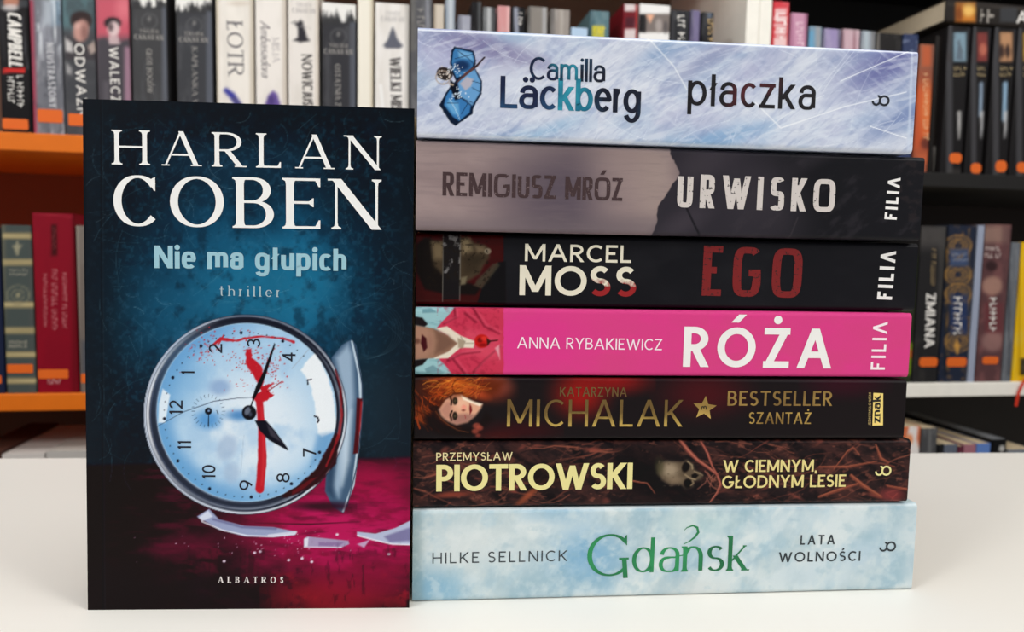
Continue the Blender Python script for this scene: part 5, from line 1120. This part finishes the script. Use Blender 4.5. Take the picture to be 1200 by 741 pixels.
def black(x0, x1, pic, extra, emb):
    w = x1 - x0
    def f(P):
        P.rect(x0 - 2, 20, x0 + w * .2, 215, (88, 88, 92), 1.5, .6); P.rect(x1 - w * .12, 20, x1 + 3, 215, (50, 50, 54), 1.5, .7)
        P.rect(x0 + w * .25, 38, x0 + w * .82, 72, pic, 1.6, .95); extra(P); P.mix(sstep(.55, .75, P.noise(4, 10, 150)) * (P.Y < 74), (60, 50, 50), .3)
        P.line([(x0 + w * .5, 132), (x0 + w * .5, 150), (x0 + w * .48, 162)], [4, 3, 1.5], emb, 1.2, .9)
        P.rect(x0, 198, x1, 212, (70, 66, 62), 2, .5)
    return f
BG = [(1111, 1137, (130, 158, 174), (190, 188, 186), 'tall black book with a pale blue picture, first of the matching series', (1112, 180, 1131, 191), lambda P: P.poly([(1120, 70), (1124, 46), (1129, 70)], (90, 100, 112), 1.5, .8)),
      (1140, 1161, (130, 60, 56), (176, 176, 178), 'tall black book with a dim red picture, second of the matching series', (1137, 192, 1156, 203), lambda P: (P.ell(1152, 58, 4, 7, (206, 120, 96), 2, .8), P.line([(1150, 98), (1149, 135)], 4, (150, 172, 196), 1.4, .85))),  # pale blue streak: glare painted into the spine colour
      (1165.5, 1191, (190, 142, 104), (186, 186, 188), 'tall black book with a tan picture of two dark figures in the matching series', (1166, 189, 1187, 201.5), lambda P: (P.ell(1174, 60, 3, 8, (60, 44, 40), 1.4), P.ell(1181, 60, 3, 8, (60, 44, 40), 1.4), P.line([(1178, 98), (1177, 140)], 5, (150, 184, 212), 1.4, .9))),  # pale blue streak is painted glare here too
      (1193, 1219, (206, 160, 60), (180, 180, 184), 'tall black book with a yellow picture at the right edge of the matching series', (1191, 191, 1212, 202), lambda P: None)]
top_z = None
for x0, x1, pic, emb, lab, st_, ex in BG:
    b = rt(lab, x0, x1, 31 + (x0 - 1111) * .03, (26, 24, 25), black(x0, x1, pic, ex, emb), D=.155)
    k = (x1 - x0) / 26
    blocks(b, (x0 + 6 * k, 82), (x0 + 20 * k, 82.3), 4.5, M((170, 150, 110), .45), 20, 'author_lettering', 2); b.sticker(*st_, round_=.42)
    top_z = max(top_z or 0, b.root.location.z + b.L)
# the book lying across them
o = np.array(sh(SH.uv(1108, 16)[0], .0, top_z + .0002))
thk = SH.uv(1108, 2)[1] - SH.uv(1108, 29)[1]
b = Book('lie', tuple(o), SH_YAW, .235, thk, .165, (34, 30, 28), pages=(226, 210, 184), r=.002, t=.002, inset=.0015)
tag(b.root, 'dark book with a glowing orange square lying on top of the tall black series', 'book')
b.art(lambda P: (P.rect(1120, 3, 1143, 26, (196, 120, 46), 2.5), P.ell(1135, 12, 7, 7, (240, 196, 110), 4, .9), P.ell(1124, 16, 4, 10, (110, 56, 30), 3, .8), P.line([(1108, 4), (1210, 12)], 1.4, (96, 88, 80), 1, .8), P.rect(1172, 9, 1192, 26, (66, 68, 72), 1.2, .8)), (40, 36, 34), 1.7)
blocks(b, (1147, 26), (1168, 27.5), 16, M((150, 144, 136), .4), 22, 'title_lettering'); lettering(b, 'A', S(.2, .16), (1191, 27), (1204, 28), 12, ICL, 'title_lettering')

# -- right bay, middle shelf
def r2(label, x0, x1, yt, cover, art=None, **k): return bgbook(label, x0, x1, 350, yt, B_LOW, cover, cover, art, GR2, **k)
r2('green-edged dark book mostly hidden behind the stack on the white shelf', 1058, 1073.5, 300, (44, 50, 34), lambda P: (P.rect(1064, 402, 1080, 440, (116, 140, 30), 2, .9), P.rect(1066, 410, 1075, 420, (206, 80, 40), 1.5, .8)))
b = r2('black book with a bold white vertical title and orange sticker on the white shelf', 1075, 1104.5, 265, (36, 35, 36), lambda P: (P.rect(1074, 262, 1110, 290, (86, 82, 80), 10, .7), P.mix(sstep(.5, .8, P.noise(10, 20, 160)), (58, 56, 54), .5), P.rect(1100, 262, 1108, 440, (70, 68, 66), 2, .6)))
blocks(b, (1091.5, 292), (1091, 336), 5, M((150, 128, 90), .5), 31, 'author_lettering'); lettering(b, 'ZMIANA', S(.2, .16, sp=.1), (1085.5, 344), (1083.5, 408), 12.5, ICL, 'title_lettering'); b.sticker(1077, 419, 1100, 430, round_=.35)
def ornate(P):
    P.rect(1106, 262, 1112, 440, (24, 28, 36), 2, .7)
    for cy_ in (288, 322, 345, 400):
        for r in (16, 11, 7): P.ell(1123, cy_, r, r * .8, (168, 124, 66), .9, .85, 0, 1.6)
    P.rect(1113, 292, 1135, 312, (60, 76, 110), 2, .9); P.rect(1114, 345, 1134, 392, (40, 56, 96), 4, .85); P.poly([(1121, 396), (1125, 406), (1122, 416), (1118, 406)], (206, 150, 70), 1, .9); P.mix(sstep(.6, .75, P.noise(4, 4, 163)), (160, 116, 64), .5)
    P.line([(1110, 268), (1110, 432)], 1, (150, 112, 60), .8, .8); P.line([(1136, 268), (1135, 432)], 1, (150, 112, 60), .8, .8)
b = r2('ornate navy and gold book with an orange sticker between black and brown spines', 1106, 1139.5, 264, (34, 40, 56), ornate)
blocks(b, (1118, 346), (1117.5, 392), 9, ICL, 33, 'title_lettering'); blocks(b, (1116, 300), (1133, 300.3), 4, M((130, 140, 160), .5), 34, 'author_lettering', 2); b.sticker(1109, 419, 1133, 430, round_=.35)
r2('thin silver-blue spine between the ornate navy book and the brown book', 1140.5, 1148.5, 264, (150, 158, 178))
def art(P):
    P.mix(sstep(.4, .7, P.noise(9, 12, 166)), (116, 76, 76), .8); P.rect(1150, 264, 1182, 285, (146, 118, 106), 5, .8); P.ell(1163, 335, 12, 11, (170, 132, 116), 3, .8); P.ell(1162, 312, 7, 6, (46, 30, 32), 2, .9); P.ell(1163, 400, 13, 12, (156, 118, 112), 4, .7); P.rect(1154, 355, 1176, 390, (104, 52, 56), 3, .8); P.rect(1174, 264, 1184, 440, (90, 62, 64), 2, .5)
b = r2('brown marbled book with an orange sticker right of the silver-blue spine', 1149.5, 1180, 263, (86, 58, 60), art)
blocks(b, (1160, 348), (1159.5, 390), 8, ICL, 36, 'title_lettering'); blocks(b, (1154, 294), (1174, 294.3), 5, M((206, 190, 184), .5), 37, 'author_lettering', 2); b.sticker(1151, 418, 1170, 427, round_=.35)
r2('slate-grey book between the brown and the yellow spines', 1181, 1192, 284, (100, 104, 110), stripes((1181, 282, 1184, 440, (66, 68, 74))))
r2('bright yellow book at the right edge of the middle shelf', 1193, 1222, 284, (226, 180, 24), stripes((1195, 420, 1225, 440, (30, 28, 26)), (1193, 284, 1196, 440, (190, 146, 16))))
# red ribbon marker hanging over the white shelf edge
pts = []
for px, py in ((1206, 429), (1202, 434), (1199, 440), (1194, 448), (1189.5, 458), (1187, 467), (1186, 475)):
    q = SH.uv(px, py); pts.append(sh(q[0], -.0075, q[1]))
rb = MB()
rd = np.array([s_c, s_s, 0]) * .0024; tn = np.array([-s_s, s_c, 0]) * .0005
for P_ in pts:
    P_ = np.array(P_); i = len(rb.v); rb.v += [tuple(P_ - rd - tn), tuple(P_ + rd - tn), tuple(P_ + rd + tn), tuple(P_ - rd + tn)]
    if i:
        rb.f += [(i - 4 + k, i - 4 + (k + 1) % 4, i + (k + 1) % 4, i + k) for k in range(4)]
n_ = len(rb.v); rb.f += [(3, 2, 1, 0), (n_ - 4, n_ - 3, n_ - 2, n_ - 1)]
tag(rb.build('ribbon', M((206, 52, 30), .6, .2)), 'red ribbon marker hanging over the edge of the white shelf', 'ribbon')

# -- right bay, bottom shelf
B_BOT = B_LOW - PITCH
def r3(label, x0, x1, yt, cover, art=None, **k): return bgbook(label, x0, x1, yt + 8, yt, B_BOT, cover, cover, art, GB, **k)
r3('orange and white book on the bottom shelf beside the stack', 1058, 1079, 500, (206, 110, 70), lambda P: (P.poly([(1066, 498), (1076, 500), (1074, 515), (1082, 540), (1068, 540), (1062, 515)], (226, 220, 216), 1.5), P.ell(1066, 515, 4, 6, (226, 120, 60), 2, .8)), pages=(206, 188, 156))
r3('charcoal book on the bottom shelf right of the orange and white one', 1080, 1099, 502, (70, 70, 72), stripes((1088, 500, 1091, 540, (110, 110, 110))), pages=(206, 188, 156))
r3('slim black book on the bottom shelf left of the slate-blue one', 1099.5, 1106, 521, (30, 30, 32), pages=(210, 190, 158))
r3('slate-blue book on the bottom shelf', 1106.5, 1122, 521, (92, 98, 112), pages=(214, 194, 160))
r3('maroon book on the bottom shelf beside the dusty rose one', 1122.5, 1129, 523, (92, 44, 58), pages=(214, 194, 160))
r3('dusty rose book on the bottom shelf', 1129.5, 1144, 521, (156, 104, 116), pages=(214, 194, 160))
r3('bright blue book on the bottom shelf left of the tall black one', 1144.5, 1161, 520, (92, 124, 186), pages=(210, 190, 156))
b = r3('tall black book with silvery top edge on the bottom shelf', 1162, 1180, 515, (18, 18, 20), lambda P: P.ell(1174, 526, 3, 4, (206, 204, 200), 1.2, .9), pages=(120, 122, 126), D=.2)
r3('grey-blue low book on the bottom shelf at the right frame edge', 1181, 1212, 527, (110, 116, 126), pages=(206, 186, 154))

# -- left, lower orange shelf
def l2(label, x0, x1, yt, cover, art=None, **k): return bgbook(label, x0, x1, 360, yt, B_LOW, cover, cover, art, GL2, **k)
b = l2('navy book cut by the left frame edge', -32, 2.5, 266, (30, 36, 60)); b.sticker(-25, 440, 1.5, 450)
def art(P):
    P.rect(0, 250, 6.5, 470, (110, 104, 84), 2, .5); P.rect(34, 250, 44, 470, (76, 80, 78), 2, .7)
    for y in (277, 308, 358, 388, 416, 447): P.rect(3, y - 4, 42, y + 3, (164, 148, 106), 1.2, .9); P.line([(3, y - 1), (42, y - .5)], 1, (206, 190, 146), .7, .7)
    P.poly([(20, 282), (22, 287), (27, 288), (23, 291), (22, 299), (19, 299), (17, 291), (13, 288), (19, 287)], (156, 150, 124), 1, .9)
    P.ell(21, 346, 14, 12, (140, 136, 112), 1, .7, 0, 1.5); P.ell(21, 346, 8, 7, (150, 144, 118), 1, .7, 0, 1.2); P.ell(21, 346, 3, 3, (160, 152, 120), 1, .8)
b = l2('grey-green classic volume with gold bands and an orange sticker', 4, 39.5, 264, (70, 78, 76), art)
for y, sd in ((314, 41), (398, 42), (399, 43)): blocks(b, (10, y + 4), (33, y + 4.3), 3, M((160, 156, 140), .5), sd, 'small_lettering', 2)
b.sticker(5, 427, 38.5, 437.5)
def art(P):
    P.mix(sstep(.4, .8, P.noise(20, 30, 171)), (140, 18, 36), .5); P.rect(60, 263, 67, 300, (60, 12, 20), 1.2, .95); P.line([(42, 250), (91, 255)], 2, (160, 50, 60), 1, .6); P.rect(84, 250, 92, 465, (96, 12, 26), 2, .7)
b = l2('dark red book with faint vertical lettering and orange sticker, largest on the lower orange shelf', 40.5, 89.5, 250, (126, 16, 34), art)
PK = M((190, 110, 116), .5)
blocks(b, (61.5, 266), (61.5, 292), 4, M((120, 40, 46), .5), 51); blocks(b, (73.5, 314), (73.3, 392), 5, PK, 52, 'title_lettering'); blocks(b, (61, 312), (61, 392), 6, PK, 53, 'title_lettering'); blocks(b, (51, 316), (51, 388), 4, PK, 54, 'title_lettering')
b.sticker(45, 433, 80, 444); blocks(b, (56, 450), (72, 450.4), 5, M((206, 160, 160), .5), 55, 'publisher_mark')
def art(P): P.rect(88, 260, 93, 470, (150, 140, 128), 1.5, .8); P.rect(92, 262, 104, 310, (120, 112, 106), 4, .6); P.rect(96, 400, 110, 440, (60, 70, 84), 5, .7)
b = l2('grey-brown book half hidden behind the standing thriller, right of the dark red one', 91, 124, 265, (110, 100, 94), art); b.sticker(93, 438, 116, 449)
# -- left, bottom shelf: only page tops show over the table
for lab, x0, x1, yt, c, pg in (('reddish-brown book top below the lower orange shelf at far left', -40, 0, 530, (70, 34, 26), (80, 50, 40)), ('white page-topped book below the lower orange shelf, middle one', 1, 52, 532.5, (196, 190, 186), (206, 200, 194)), ('grey-white page-topped book below the lower orange shelf beside the thriller', 53, 112, 529, (176, 172, 168), (190, 184, 176))):
    bgbook(lab, x0, x1, 530, yt, B_BOT, c, c, None, GBL, pages=pg, D=.16)
